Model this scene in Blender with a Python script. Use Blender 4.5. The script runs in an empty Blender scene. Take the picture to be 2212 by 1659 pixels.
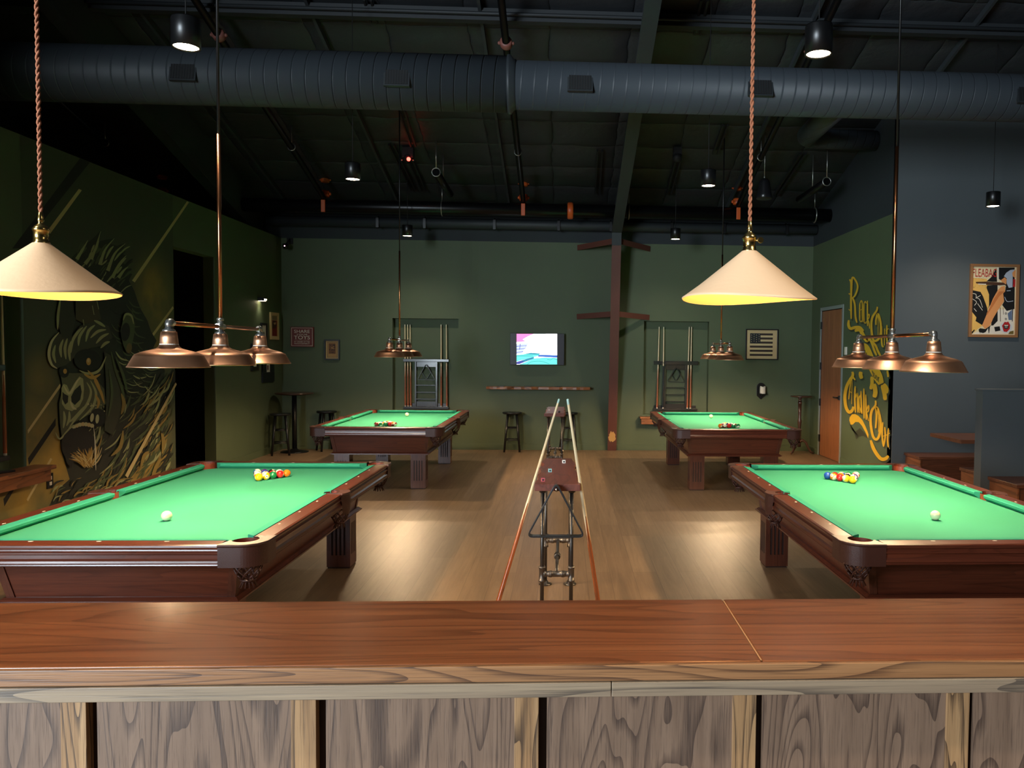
import bpy, bmesh, math, random
from mathutils import Vector, Matrix, Euler
from math import sin, cos, pi, sqrt, radians
random.seed(7)
SC = bpy.context.scene
COL = SC.collection
# ------------------------------------------------------------------ camera model
FPX, PITCH, ROLL, CAMH, U0, V0, YAW = 1725.2056, .0414841, .0100087, 1.710618, 1303.2255, 829.5, .0483334
def ray(u, v):
    a, b = u-U0, v-V0
    ua, va = a*cos(ROLL)+b*sin(ROLL), -a*sin(ROLL)+b*cos(ROLL)
    X = (ua/FPX, 1., -va/FPX); c, s = cos(PITCH), sin(PITCH)
    W = (X[0], X[1]*c+X[2]*s, -X[1]*s+X[2]*c)
    ct, st = cos(-YAW), sin(-YAW)
    return Vector((ct*W[0]-st*W[1], st*W[0]+ct*W[1], W[2]))
CAM = Vector((0, 0, CAMH))
def at_y(u, v, y): r = ray(u, v); return CAM+r*(y/r.y)
def at_x(u, v, x): r = ray(u, v); return CAM+r*(x/r.x)
def at_z(u, v, z): r = ray(u, v); return CAM+r*((z-CAMH)/r.z)
CA, CB = 7.81, -.27                       # roof: z = CA + CB*y
def at_c(u, v, d=0.):                      # point d below the roof
    r = ray(u, v); return CAM+r*((CA-d-CAMH)/(r.z-CB*r.y))
def roof(y): return CA+CB*y
# main planes
YB, XL, XR, YC, ZG = 13.70, -4.76, 4.275, 10.2, 3.545
# ------------------------------------------------------------------ mesh builder
class MB:
    def __init__(s): s.v, s.f, s.m, s.sm = [], [], [], []
    def add(s, vs, fs, mi=0, smooth=False):
        b = len(s.v); s.v += [tuple(p) for p in vs]
        for f in fs: s.f.append([b+i for i in f]); s.m.append(mi); s.sm.append(smooth)
        return s
    def box(s, x0, x1, y0, y1, z0, z1, mi=0):
        vs = [(x, y, z) for z in (z0, z1) for y in (y0, y1) for x in (x0, x1)]
        return s.add(vs, [(0,2,3,1),(4,5,7,6),(0,1,5,4),(2,6,7,3),(0,4,6,2),(1,3,7,5)], mi)
    def hexa(s, lo, hi, mi=0):              # two quads of 4 points, same winding (ccw from above)
        return s.add(list(lo)+list(hi), [(3,2,1,0),(4,5,6,7),(0,1,5,4),(1,2,6,5),(2,3,7,6),(3,0,4,7)], mi)
    def beam(s, p, q, w, h, up=(0,0,1), mi=0):
        p, q = Vector(p), Vector(q); d = (q-p).normalized(); up = Vector(up)
        a = d.cross(up)
        if a.length < 1e-4: a = d.cross(Vector((0,1,0)))
        a.normalize(); b = a.cross(d); a *= w/2; b *= h/2
        return s.hexa([p-a-b, p+a-b, p+a+b, p-a+b][::1], [q-a-b, q+a-b, q+a+b, q-a+b], mi)
    def prism(s, poly, fn, a, b, mi=0, smooth=False):   # poly 2d; fn(x,y,t)->3d
        n = len(poly); vs = [fn(x, y, a) for x, y in poly]+[fn(x, y, b) for x, y in poly]
        fs = [list(range(n))[::-1], list(range(n, 2*n))]
        s.add(vs, fs, mi)
        base = len(s.v)-2*n
        for i in range(n):
            j = (i+1) % n; s.f.append([base+i, base+j, base+n+j, base+n+i]); s.m.append(mi); s.sm.append(smooth)
        return s
    def lathe(s, prof, seg=24, c=(0,0,0), mi=0, cap=True, M=None, wave=None):
        c = Vector(c); vs = []; n = len(prof)
        for r, z in prof:
            for k in range(seg):
                t = 2*pi*k/seg; p = Vector((r*cos(t), r*sin(t), z))
                if wave: p.z += wave(t, r)
                if M: p = M @ p
                vs.append(p+c)
        fs = []
        for i in range(n-1):
            for k in range(seg):
                l = (k+1) % seg; fs.append((i*seg+k, i*seg+l, (i+1)*seg+l, (i+1)*seg+k))
        s.add(vs, fs, mi, True)
        if cap:
            b = len(s.v)-n*seg
            for i, rev in ((0, True), (n-1, False)):
                if prof[i][0] > 1e-5:
                    loop = [b+i*seg+k for k in range(seg)]
                    s.f.append(loop[::-1] if rev else loop); s.m.append(mi); s.sm.append(False)
        return s
    def tube(s, pts, r, seg=8, mi=0, cap=True, closed=False):
        pts = [Vector(p) for p in pts]; n = len(pts); vs = []; prev = None
        rr = r if isinstance(r, (list, tuple)) else [r]*n
        for i, p in enumerate(pts):
            a = pts[(i-1) % n] if (i > 0 or closed) else p
            b = pts[(i+1) % n] if (i < n-1 or closed) else p
            d = (b-a)
            d = d.normalized() if d.length > 1e-9 else Vector((0,0,1))
            if prev is None:
                x = d.cross(Vector((0,0,1)))
                if x.length < 1e-3: x = d.cross(Vector((0,1,0)))
            else: x = prev-d*prev.dot(d)
            x.normalize(); prev = x; y = d.cross(x)
            for k in range(seg):
                t = 2*pi*k/seg; vs.append(p+(x*cos(t)+y*sin(t))*rr[i])
        fs = []
        for i in range(n if closed else n-1):
            j = (i+1) % n
            for k in range(seg):
                l = (k+1) % seg; fs.append((i*seg+k, i*seg+l, j*seg+l, j*seg+k))
        s.add(vs, fs, mi, True)
        if cap and not closed:
            b = len(s.v)-n*seg
            s.f.append([b+k for k in range(seg)][::-1]); s.m.append(mi); s.sm.append(False)
            s.f.append([b+(n-1)*seg+k for k in range(seg)]); s.m.append(mi); s.sm.append(False)
        return s
    def cyl(s, p, q, r, seg=16, mi=0): return s.tube([p, q], r, seg, mi)
    def sphere(s, c, r, seg=20, rings=12, mi=0):
        prof = [(max(1e-6, r*sin(pi*i/rings)), -r*cos(pi*i/rings)) for i in range(rings+1)]
        return s.lathe(prof, seg, c, mi, cap=False)
    def build(s, name, mats, parent=None, loc=None, bevel=0, rot=None, label=None):
        me = bpy.data.meshes.new(name)
        me.from_pydata(s.v, [], s.f)
        if not isinstance(mats, (list, tuple)): mats = [mats]
        for m in mats: me.materials.append(m)
        me.polygons.foreach_set('material_index', s.m)
        me.polygons.foreach_set('use_smooth', s.sm)
        me.validate()
        bm = bmesh.new(); bm.from_mesh(me); bmesh.ops.recalc_face_normals(bm, faces=bm.faces); bm.to_mesh(me); bm.free()
        me.update()
        o = bpy.data.objects.new(name, me); COL.objects.link(o)
        if parent is not None: o.parent = parent
        if loc is not None: o.location = loc
        if rot is not None: o.rotation_euler = rot
        if label: o['label'] = label
        if bevel:
            b = o.modifiers.new('edge', 'BEVEL'); b.width = bevel; b.segments = 2; b.limit_method = 'ANGLE'; b.angle_limit = radians(40)
        return o
def tag(o, label=None, cat=None, group=None, kind=None):
    if label: o['label'] = label
    if cat: o['category'] = cat
    if group: o['group'] = group
    if kind: o['kind'] = kind
    return o
def thing(name, label, cat, loc=(0,0,0), rz=0., group=None):
    o = bpy.data.objects.new(name, None); COL.objects.link(o); o.empty_display_size = .1
    o.location = loc; o.rotation_euler = (0, 0, rz)
    return tag(o, label, cat, group)
def dup(root, loc=None, rz=None, label=None, group=None):
    r = root.copy(); COL.objects.link(r)
    if loc is not None: r.location = loc
    if rz is not None: r.rotation_euler = (0, 0, rz)
    if label: r['label'] = label
    if group: r['group'] = group
    for ch in list(root.children):
        c = ch.copy(); COL.objects.link(c); c.parent = r
        for g in list(ch.children):
            d = g.copy(); COL.objects.link(d); d.parent = c
    return r
def shift(mb, d):
    d = Vector(d); mb.v = [tuple(Vector(p)-d) for p in mb.v]; return mb
# world-space mesh turned into a top-level thing whose origin is at `base`
def solo(mb, name, mats, base, label, cat, group=None, bevel=0, kind=None):
    shift(mb, base); o = mb.build(name, mats, None, base, bevel); return tag(o, label, cat, group, kind)
def part(mb, name, mats, root, bevel=0, label=None):   # world-space mesh -> child of an unrotated Empty
    shift(mb, root.location if root.parent is None else root.parent.location)
    o = mb.build(name, mats, root, None, bevel)
    if label: o['label'] = label
    return o
# ------------------------------------------------------------------ materials
def nm(name):
    m = bpy.data.materials.new(name); m.use_nodes = True
    nt = m.node_tree; return m, nt, nt.nodes['Principled BSDF'], nt.nodes, nt.links
def lin(r, g, b):
    f = lambda c: (c/255/12.92) if c/255 <= .04045 else ((c/255+.055)/1.055)**2.4
    return (f(r), f(g), f(b), 1)
def flat(name, c, rough=.5, metal=0., coat=0., emit=None, es=1., bump=0., bscale=200, spec=None, aniso=0., var=0.):
    m, nt, p, N, L = nm(name)
    p.inputs['Base Color'].default_value = c; p.inputs['Roughness'].default_value = rough; p.inputs['Metallic'].default_value = metal
    if coat: p.inputs['Coat Weight'].default_value = coat; p.inputs['Coat Roughness'].default_value = .12
    if spec is not None: p.inputs['Specular IOR Level'].default_value = spec
    if emit is not None: p.inputs['Emission Color'].default_value = emit; p.inputs['Emission Strength'].default_value = es
    tc = N.new('ShaderNodeTexCoord')
    n = N.new('ShaderNodeTexNoise'); n.inputs['Scale'].default_value = bscale; n.inputs['Detail'].default_value = 4
    L.new(tc.outputs['Object'], n.inputs['Vector'])
    if bump:
        b = N.new('ShaderNodeBump'); b.inputs['Strength'].default_value = bump; b.inputs['Distance'].default_value = .01
        L.new(n.outputs['Fac'], b.inputs['Height']); L.new(b.outputs['Normal'], p.inputs['Normal'])
    if var:
        n2 = N.new('ShaderNodeTexNoise'); n2.inputs['Scale'].default_value = 3; n2.inputs['Detail'].default_value = 5
        L.new(tc.outputs['Object'], n2.inputs['Vector'])
        mr = N.new('ShaderNodeMapRange'); mr.inputs['To Min'].default_value = 1-var; mr.inputs['To Max'].default_value = 1+var
        L.new(n2.outputs['Fac'], mr.inputs['Value'])
        mx = N.new('ShaderNodeMix'); mx.data_type = 'RGBA'; mx.blend_type = 'MULTIPLY'; mx.inputs['Factor'].default_value = 1
        mx.inputs['A'].default_value = c; L.new(mr.outputs['Result'], mx.inputs['B']); L.new(mx.outputs['Result'], p.inputs['Base Color'])
    if aniso:
        p.inputs['Anisotropic'].default_value = aniso
        t = N.new('ShaderNodeTangent'); t.direction_type = 'RADIAL'; t.axis = 'Z'; L.new(t.outputs['Tangent'], p.inputs['Tangent'])
    return m
def wood(name, light, dark, grain='X', scale=1., rough=.35, coat=.0, dist=6., pores=.5, bump=.15, contrast=(.3,.75), rings=1.):
    m, nt, p, N, L = nm(name)
    tc = N.new('ShaderNodeTexCoord')
    mp = N.new('ShaderNodeMapping'); k = {'X': (.10,1,1), 'Y': (1,.10,1), 'Z': (1,1,.10)}[grain]
    mp.inputs['Scale'].default_value = [q*scale for q in k]
    L.new(tc.outputs['Object'], mp.inputs['Vector'])
    w = N.new('ShaderNodeTexWave'); w.wave_type = 'BANDS'; w.bands_direction = {'X': 'Y', 'Y': 'X', 'Z': 'X'}[grain]
    if grain == 'X': w.bands_direction = 'DIAGONAL'
    w.inputs['Scale'].default_value = 5*rings; w.inputs['Distortion'].default_value = dist; w.inputs['Detail'].default_value = 3
    w.inputs['Detail Scale'].default_value = 1.2; w.inputs['Detail Roughness'].default_value = .55
    L.new(mp.outputs['Vector'], w.inputs['Vector'])
    mp2 = N.new('ShaderNodeMapping'); k2 = {'X': (6,160,160), 'Y': (160,6,160), 'Z': (160,160,6)}[grain]
    mp2.inputs['Scale'].default_value = k2; L.new(tc.outputs['Object'], mp2.inputs['Vector'])
    n = N.new('ShaderNodeTexNoise'); n.inputs['Scale'].default_value = 1; n.inputs['Detail'].default_value = 3
    L.new(mp2.outputs['Vector'], n.inputs['Vector'])
    mix = N.new('ShaderNodeMath'); mix.operation = 'MULTIPLY_ADD'; mix.inputs[1].default_value = pores
    sub = N.new('ShaderNodeMath'); sub.operation = 'SUBTRACT'; sub.inputs[1].default_value = .5
    L.new(n.outputs['Fac'], sub.inputs[0]); L.new(sub.outputs[0], mix.inputs[0]); L.new(w.outputs['Fac'], mix.inputs[2])
    cr = N.new('ShaderNodeValToRGB'); cr.color_ramp.elements[0].position = contrast[0]; cr.color_ramp.elements[1].position = contrast[1]
    cr.color_ramp.elements[0].color = dark; cr.color_ramp.elements[1].color = light
    L.new(mix.outputs[0], cr.inputs['Fac']); L.new(cr.outputs['Color'], p.inputs['Base Color'])
    p.inputs['Roughness'].default_value = rough
    if coat: p.inputs['Coat Weight'].default_value = coat; p.inputs['Coat Roughness'].default_value = .15
    if bump:
        b = N.new('ShaderNodeBump'); b.inputs['Strength'].default_value = bump; b.inputs['Distance'].default_value = .002
        L.new(mix.outputs[0], b.inputs['Height']); L.new(b.outputs['Normal'], p.inputs['Normal'])
    return m

def oak(name, light, dark, line, grain='X', a=.5, b=4., K=14., la=.5, pa=.35, rough=.4, coat=0., bump=.15, off=0., sharp=.62):
    """plain-sawn timber: contour lines of a stretched noise field give the cathedral grain"""
    m, nt, p, N, L = nm(name)
    tc = N.new('ShaderNodeTexCoord')
    def mapped(al, ac):
        mp = N.new('ShaderNodeMapping'); mp.inputs['Scale'].default_value = {'X': (al, ac, ac), 'Y': (ac, al, ac), 'Z': (ac, ac, al)}[grain]
        mp.inputs['Location'].default_value = (off, off*1.7, off*.6); L.new(tc.outputs['Object'], mp.inputs['Vector']); return mp.outputs['Vector']
    def noise(v, det, rg=.5, ds=0.):
        n = N.new('ShaderNodeTexNoise'); n.inputs['Scale'].default_value = 1; n.inputs['Detail'].default_value = det; n.inputs['Roughness'].default_value = rg; n.inputs['Distortion'].default_value = ds
        L.new(v, n.inputs['Vector']); return n.outputs['Fac']
    def math(op, x, y=None, z=None):
        n = N.new('ShaderNodeMath'); n.operation = op
        for i, q in enumerate((x, y, z)):
            if q is None: continue
            if isinstance(q, (int, float)): n.inputs[i].default_value = q
            else: L.new(q, n.inputs[i])
        return n.outputs[0]
    def ramp(f, p0, c0, p1, c1):
        r = N.new('ShaderNodeValToRGB'); e = r.color_ramp.elements; e[0].position, e[1].position = p0, p1; e[0].color, e[1].color = c0, c1; L.new(f, r.inputs['Fac']); return r.outputs['Color']
    f1 = noise(mapped(a*1.5, b*5), 5, .6, .6)
    low = noise(mapped(a, b), 2.2, .45, .35)
    fr = math('FRACT', math('MULTIPLY', low, K))
    fine = noise(mapped(a*10, b*50), 3, .6)
    fr2 = math('ADD', fr, math('MULTIPLY', math('SUBTRACT', fine, .5), .55))
    ln = ramp(fr2, sharp, (0, 0, 0, 1), 1., (1, 1, 1, 1))
    pores = ramp(fine, .52, (0, 0, 0, 1), .72, (1, 1, 1, 1))
    col = ramp(f1, .3, dark, .7, light)
    def mix(f, A, Bc):
        x = N.new('ShaderNodeMix'); x.data_type = 'RGBA'; L.new(f, x.inputs['Factor']); L.new(A, x.inputs['A']); x.inputs['B'].default_value = Bc; return x.outputs['Result']
    col = mix(math('MULTIPLY', ln, la), col, line); col = mix(math('MULTIPLY', pores, pa), col, line)
    L.new(col, p.inputs['Base Color']); p.inputs['Roughness'].default_value = rough
    if coat: p.inputs['Coat Weight'].default_value = coat; p.inputs['Coat Roughness'].default_value = .25
    if bump:
        bn = N.new('ShaderNodeBump'); bn.inputs['Strength'].default_value = bump; bn.inputs['Distance'].default_value = .0015; bn.invert = True
        L.new(math('ADD', math('MULTIPLY', ln, .5), pores), bn.inputs['Height']); L.new(bn.outputs['Normal'], p.inputs['Normal'])
    return m
LP, CANP, CONEP, DAY, EXPO = 1500., 120., 2.3, 1900., .55
# ------------------------------------------------------------------ material set
GREEN = lin(80, 92, 66)
M = {}
M['green'] = flat('green_paint', GREEN, .62, bump=.05, bscale=120, var=.06)
M['dark'] = flat('charcoal_paint', lin(40, 46, 50), .75, bump=.05, bscale=120)
M['navy'] = flat('slate_paint', lin(82, 88, 90), .6, bump=.05, bscale=120, var=.05)
M['hall'] = flat('hall_paint', lin(66, 60, 56), .7)
M['black'] = flat('black_satin', lin(14, 14, 15), .35)
M['blackmatte'] = flat('black_matte', lin(17, 17, 18), .7)
M['blacksteel'] = flat('black_steel', lin(24, 24, 25), .3, .6)
M['duct'] = None
M['steelgrey'] = flat('painted_steel', lin(46, 51, 54), .6, var=.05)
M['primer'] = flat('red_primer', lin(98, 56, 46), .55, bump=.1, bscale=60, var=.15)
M['orange'] = flat('orange_paint', lin(204, 88, 34), .42)
M['galv'] = flat('galvanised', lin(178, 178, 172), .3, .9, bump=.08, bscale=150)
M['copper'] = flat('brushed_copper', lin(238, 178, 138), .38, 1., aniso=.5, bump=.02, bscale=300)
M['copperpipe'] = flat('copper_pipe', lin(200, 134, 92), .25, 1., var=.12)
M['brass'] = flat('brass', lin(205, 178, 112), .22, 1.)
M['white'] = flat('white_enamel', lin(235, 228, 214), .4)
M['bulb'] = flat('bulb_glow', lin(255, 225, 180), .4, emit=(1., .70, .40, 1), es=60.)
M['lens'] = flat('lamp_lens', lin(255, 240, 220), .4, emit=lin(255, 226, 188), es=30.)
M['cloth'] = flat('green_cloth', lin(58, 142, 112), .95, bump=.06, bscale=900, var=.03, spec=.12)
M['cloth2'] = flat('green_cushion_cloth', lin(46, 138, 112), .93, bump=.03, bscale=900, spec=.12)
M['quilt2'] = flat('purlin_paint', lin(36, 40, 43), .6)
M['mahog'] = oak('mahogany', lin(108, 54, 36), lin(84, 40, 27), lin(56, 25, 17), 'X', .8, 9., 9., .45, .4, .28, .25, .05)
M['mahogY'] = oak('mahogany_long', lin(104, 52, 35), lin(80, 38, 26), lin(52, 24, 17), 'Y', .8, 9., 9., .45, .4, .28, .25, .05)
M['mahogZ'] = oak('mahogany_leg', lin(100, 54, 38), lin(80, 42, 30), lin(54, 28, 20), 'Z', .8, 9., 9., .4, .4, .3, .2, .05)
M['leather'] = flat('brown_leather', lin(68, 38, 30), .38, bump=.25, bscale=350)
M['leatherred'] = flat('red_brown_leather', lin(112, 46, 28), .42, bump=.2, bscale=350)
M['sight'] = flat('pearl', lin(232, 226, 205), .3)
M['oak'] = oak('bar_oak_top', lin(146, 90, 54), lin(118, 68, 40), lin(74, 40, 24), 'X', .42, 4.6, 15., .5, .34, .30, .3, .06)
M['oakedge'] = oak('bar_oak_edge', lin(156, 114, 76), lin(128, 88, 56), lin(58, 36, 26), 'X', .5, 8., 26., .8, .5, .45, 0, .2, 3.)
M['oaktrim'] = oak('bar_oak_trim', lin(150, 132, 108), lin(118, 101, 84), lin(66, 58, 52), 'X', .55, 6., 12., .8, .35, .5, 0, .2, 7.)
M['oakpanel'] = oak('bar_oak_panel', lin(132, 107, 88), lin(106, 84, 68), lin(58, 44, 38), 'Z', 1.0, 5.5, 24., .8, .5, .5, 0, .2, 1.)
M['oakstile'] = oak('bar_oak_stile', lin(172, 136, 96), lin(140, 106, 72), lin(54, 40, 32), 'Z', .9, 8., 16., .9, .45, .48, 0, .2, 5.)
M['gap'] = flat('dark_gap', lin(46, 24, 16), .6)
M['booth'] = oak('booth_oak', lin(150, 92, 56), lin(118, 70, 42), lin(66, 36, 22), 'Y', .8, 6., 11., .6, .4, .4, .1, .1)
M['boothX'] = oak('booth_oak_long', lin(118, 70, 46), lin(92, 54, 36), lin(56, 32, 22), 'X', .6, 6., 11., .55, .4, .4, .1, .1)
M['walnut'] = oak('walnut_slab', lin(132, 74, 58), lin(108, 56, 44), lin(66, 34, 27), 'Y', .7, 5., 10., .5, .35, .5, .0, .08)
M['live'] = oak('live_edge_slab', lin(176, 112, 66), lin(128, 76, 44), lin(58, 32, 20), 'X', .9, 6., 10., .8, .4, .4, .1, .15)
M['door'] = oak('door_veneer', lin(164, 104, 66), lin(138, 82, 50), lin(98, 56, 34), 'Z', .4, 5., 12., .45, .3, .4, .1, .05)
M['maple'] = oak('maple', lin(236, 216, 176), lin(220, 196, 154), lin(196, 168, 124), 'Z', 1., 30., 4., .2, .1, .25, .3, 0)
M['buttwood'] = oak('cue_butt_wood', lin(176, 98, 54), lin(140, 72, 36), lin(96, 46, 22), 'Z', 1., 30., 4., .3, .2, .25, .3, 0)
M['chrome'] = flat('chrome', lin(210, 210, 210), .15, 1.)
M['ironpipe'] = flat('black_iron_pipe', lin(84, 80, 76), .34, .85, bump=.06, bscale=200)
M['ironfit'] = flat('iron_fitting', lin(112, 104, 96), .38, .85, bump=.1, bscale=160)
M['cream'] = flat('cream_porcelain', lin(230, 194, 156), .5, bump=.05, bscale=80, var=.05)
M['bulbtint'] = flat('bulb_tinted_porcelain', lin(244, 196, 128), .55)  # same porcelain as outside, with the bulb's warm light put into its colour
M['cord'] = flat('copper_braid', lin(168, 104, 72), .6, bump=.5, bscale=900)
M['darkwood'] = flat('dark_turned_wood', lin(66, 40, 28), .3, coat=.3, var=.1)
M['door_frame'] = flat('grey_door_frame', lin(132, 138, 134), .5)
M['offwhite'] = flat('off_white', lin(222, 214, 198), .6)
M['paper'] = flat('aged_paper', lin(206, 180, 134), .7)
M['red'] = flat('sign_red', lin(104, 34, 30), .55, var=.08)
M['ink'] = flat('ink', lin(28, 26, 26), .6)
# spiral duct: painted sheet with helical seams
def duct_mat():
    m, nt, p, N, L = nm('spiral_duct_paint')
    p.inputs['Base Color'].default_value = lin(53, 59, 65); p.inputs['Roughness'].default_value = .55
    tc = N.new('ShaderNodeTexCoord'); sp = N.new('ShaderNodeSeparateXYZ'); L.new(tc.outputs['Object'], sp.inputs[0])
    at = N.new('ShaderNodeMath'); at.operation = 'ARCTAN2'; L.new(sp.outputs['Z'], at.inputs[0]); L.new(sp.outputs['Y'], at.inputs[1])
    dv = N.new('ShaderNodeMath'); dv.operation = 'MULTIPLY_ADD'; dv.inputs[1].default_value = 1/(2*pi); L.new(at.outputs[0], dv.inputs[0])
    xs = N.new('ShaderNodeMath'); xs.operation = 'MULTIPLY'; xs.inputs[1].default_value = 1/.125; L.new(sp.outputs['X'], xs.inputs[0]); L.new(xs.outputs[0], dv.inputs[2])
    fr = N.new('ShaderNodeMath'); fr.operation = 'FRACT'; L.new(dv.outputs[0], fr.inputs[0])
    cr = N.new('ShaderNodeValToRGB'); e = cr.color_ramp.elements
    e[0].position = 0; e[0].color = (1,1,1,1); e[1].position = .06; e[1].color = (.5,.5,.5,1); a = e.new(.10); a.color = (0,0,0,1); b2 = e.new(.14); b2.color = (.5,.5,.5,1); c2 = e.new(.97); c2.color = (.5,.5,.5,1)
    L.new(fr.outputs[0], cr.inputs['Fac'])
    b = N.new('ShaderNodeBump'); b.inputs['Strength'].default_value = .5; b.inputs['Distance'].default_value = .010
    L.new(cr.outputs['Color'], b.inputs['Height']); L.new(b.outputs['Normal'], p.inputs['Normal'])
    return m
M['duct'] = duct_mat()
# quilted black insulation under the roof
def quilt_mat():
    m, nt, p, N, L = nm('black_insulation')
    p.inputs['Base Color'].default_value = lin(42, 45, 48); p.inputs['Roughness'].default_value = .55
    tc = N.new('ShaderNodeTexCoord')
    n = N.new('ShaderNodeTexNoise'); n.inputs['Scale'].default_value = 2.2; n.inputs['Detail'].default_value = 5; L.new(tc.outputs['Object'], n.inputs['Vector'])
    sp = N.new('ShaderNodeSeparateXYZ'); L.new(tc.outputs['Object'], sp.inputs[0])
    def pillow(out, period, ph):
        a = N.new('ShaderNodeMath'); a.operation = 'MULTIPLY_ADD'; a.inputs[1].default_value = pi/period; a.inputs[2].default_value = ph
        ad = N.new('ShaderNodeMath'); ad.operation = 'MULTIPLY_ADD'; ad.inputs[1].default_value = .12; L.new(n.outputs['Fac'], ad.inputs[0]); L.new(out, ad.inputs[2])
        L.new(ad.outputs[0], a.inputs[0])
        s = N.new('ShaderNodeMath'); s.operation = 'SINE'; L.new(a.outputs[0], s.inputs[0])
        b = N.new('ShaderNodeMath'); b.operation = 'ABSOLUTE'; L.new(s.outputs[0], b.inputs[0])
        q = N.new('ShaderNodeMath'); q.operation = 'POWER'; q.inputs[1].default_value = .35; L.new(b.outputs[0], q.inputs[0]); return q.outputs[0]
    px = pillow(sp.outputs['X'], .915, .5); py = pillow(sp.outputs['Y'], .62, .3)
    mu = N.new('ShaderNodeMath'); mu.operation = 'MULTIPLY'; L.new(px, mu.inputs[0]); L.new(py, mu.inputs[1])
    sb = N.new('ShaderNodeMath'); sb.operation = 'MULTIPLY_ADD'; sb.inputs[1].default_value = .5; L.new(n.outputs['Fac'], sb.inputs[0]); L.new(mu.outputs[0], sb.inputs[2])
    b = N.new('ShaderNodeBump'); b.inputs['Strength'].default_value = 1.; b.inputs['Distance'].default_value = .05
    L.new(sb.outputs[0], b.inputs['Height']); L.new(b.outputs['Normal'], p.inputs['Normal'])
    return m
M['quilt'] = quilt_mat()
# vinyl plank floor, boards along Y
def floor_mat():
    m, nt, p, N, L = nm('oak_plank_floor')
    tc = N.new('ShaderNodeTexCoord'); mp = N.new('ShaderNodeMapping'); mp.inputs['Rotation'].default_value = (0, 0, pi/2)
    L.new(tc.outputs['Object'], mp.inputs['Vector'])
    br = N.new('ShaderNodeTexBrick'); br.inputs['Scale'].default_value = 1; br.inputs['Brick Width'].default_value = 1.22; br.inputs['Row Height'].default_value = .18
    br.inputs['Mortar Size'].default_value = .0012; br.inputs['Mortar Smooth'].default_value = .3; br.offset = .37
    br.inputs['Color1'].default_value = lin(126, 102, 77); br.inputs['Color2'].default_value = lin(140, 115, 88); br.inputs['Mortar'].default_value = lin(78, 62, 48)
    L.new(mp.outputs['Vector'], br.inputs['Vector'])
    m2 = N.new('ShaderNodeMapping'); m2.inputs['Scale'].default_value = (14, .8, 1); L.new(tc.outputs['Object'], m2.inputs['Vector'])
    n = N.new('ShaderNodeTexNoise'); n.inputs['Scale'].default_value = 2; n.inputs['Detail'].default_value = 6; n.inputs['Roughness'].default_value = .65; n.inputs['Distortion'].default_value = .8; L.new(m2.outputs['Vector'], n.inputs['Vector'])
    cr = N.new('ShaderNodeValToRGB'); cr.color_ramp.elements[0].position = .3; cr.color_ramp.elements[1].position = .7
    cr.color_ramp.elements[0].color = (.74, .72, .70, 1); cr.color_ramp.elements[1].color = (1.08, 1.08, 1.08, 1)
    L.new(n.outputs['Fac'], cr.inputs['Fac'])
    mx = N.new('ShaderNodeMix'); mx.data_type = 'RGBA'; mx.blend_type = 'MULTIPLY'; mx.inputs['Factor'].default_value = 1
    L.new(br.outputs['Color'], mx.inputs['A']); L.new(cr.outputs['Color'], mx.inputs['B']); L.new(mx.outputs['Result'], p.inputs['Base Color'])
    p.inputs['Roughness'].default_value = .42
    b = N.new('ShaderNodeBump'); b.inputs['Strength'].default_value = .25; b.inputs['Distance'].default_value = .003; L.new(n.outputs['Fac'], b.inputs['Height']); L.new(b.outputs['Normal'], p.inputs['Normal'])
    return m
M['floor'] = floor_mat()
# ------------------------------------------------------------------ the setting
def S(mb, name, mats, label=None, cat=None, **k):
    o = mb.build(name, mats, **k); o['kind'] = 'structure'
    if label: o['label'] = label
    if cat: o['category'] = cat
    return o
FX0, FX1, FY0, ZW = -9.5, 9.5, -5., 9.3
S(MB().box(FX0-.3, FX1+.3, FY0-.3, YB+.5, -.2, 0), 'floor', M['floor'], 'brown oak plank floor running towards the back wall', 'floor')
# roof deck lined with quilted insulation
mb = MB(); y0, y1 = FY0-.3, YB+.5
mb.hexa([(FX0-.3, y0, roof(y0)), (FX1+.3, y0, roof(y0)), (FX1+.3, y1, roof(y1)), (FX0-.3, y1, roof(y1))],
        [(FX0-.3, y0, roof(y0)+.2), (FX1+.3, y0, roof(y0)+.2), (FX1+.3, y1, roof(y1)+.2), (FX0-.3, y1, roof(y1)+.2)])
S(mb, 'ceiling', M['quilt'], 'sloping ceiling of black quilted insulation', 'ceiling')
# back wall with two shallow niches for the cue racks
ND = .15
nA0, nA1, nAt = at_y(848, 690, YB).x, at_y(990.5, 690, YB).x, at_y(920, 688, YB).z
nB0, nB1, nBt = at_y(1391.3, 697, YB).x, at_y(1532, 697, YB).x, at_y(1460, 694, YB).z
nb = .62
mb = MB()
D = .2
for a, b in ((FX0, nA0), (nA1, nB0), (nB1, FX1)): mb.box(a, b, YB, YB+D, 0, ZG, 0)
for a, b, t in ((nA0, nA1, nAt), (nB0, nB1, nBt)):
    mb.box(a, b, YB, YB+D, 0, nb, 0); mb.box(a, b, YB, YB+D, t, ZG, 0); mb.box(a, b, YB+ND, YB+D, nb, t, 0)
mb.box(FX0, FX1, YB, YB+D, ZG, roof(YB)+.05, 1)
mb.box(FX0, XL-.15, YB-.012, YB, 0, ZG, 2)
S(mb, 'wall_back', [M['green'], M['dark'], M['hall']], 'green back wall with two cue niches and a dark top band', 'wall')
S(MB().box(XL, XR, YB-.012, YB, 0, .1), 'baseboard_back', M['green'], 'low green baseboard along the back wall', 'baseboard')
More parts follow.
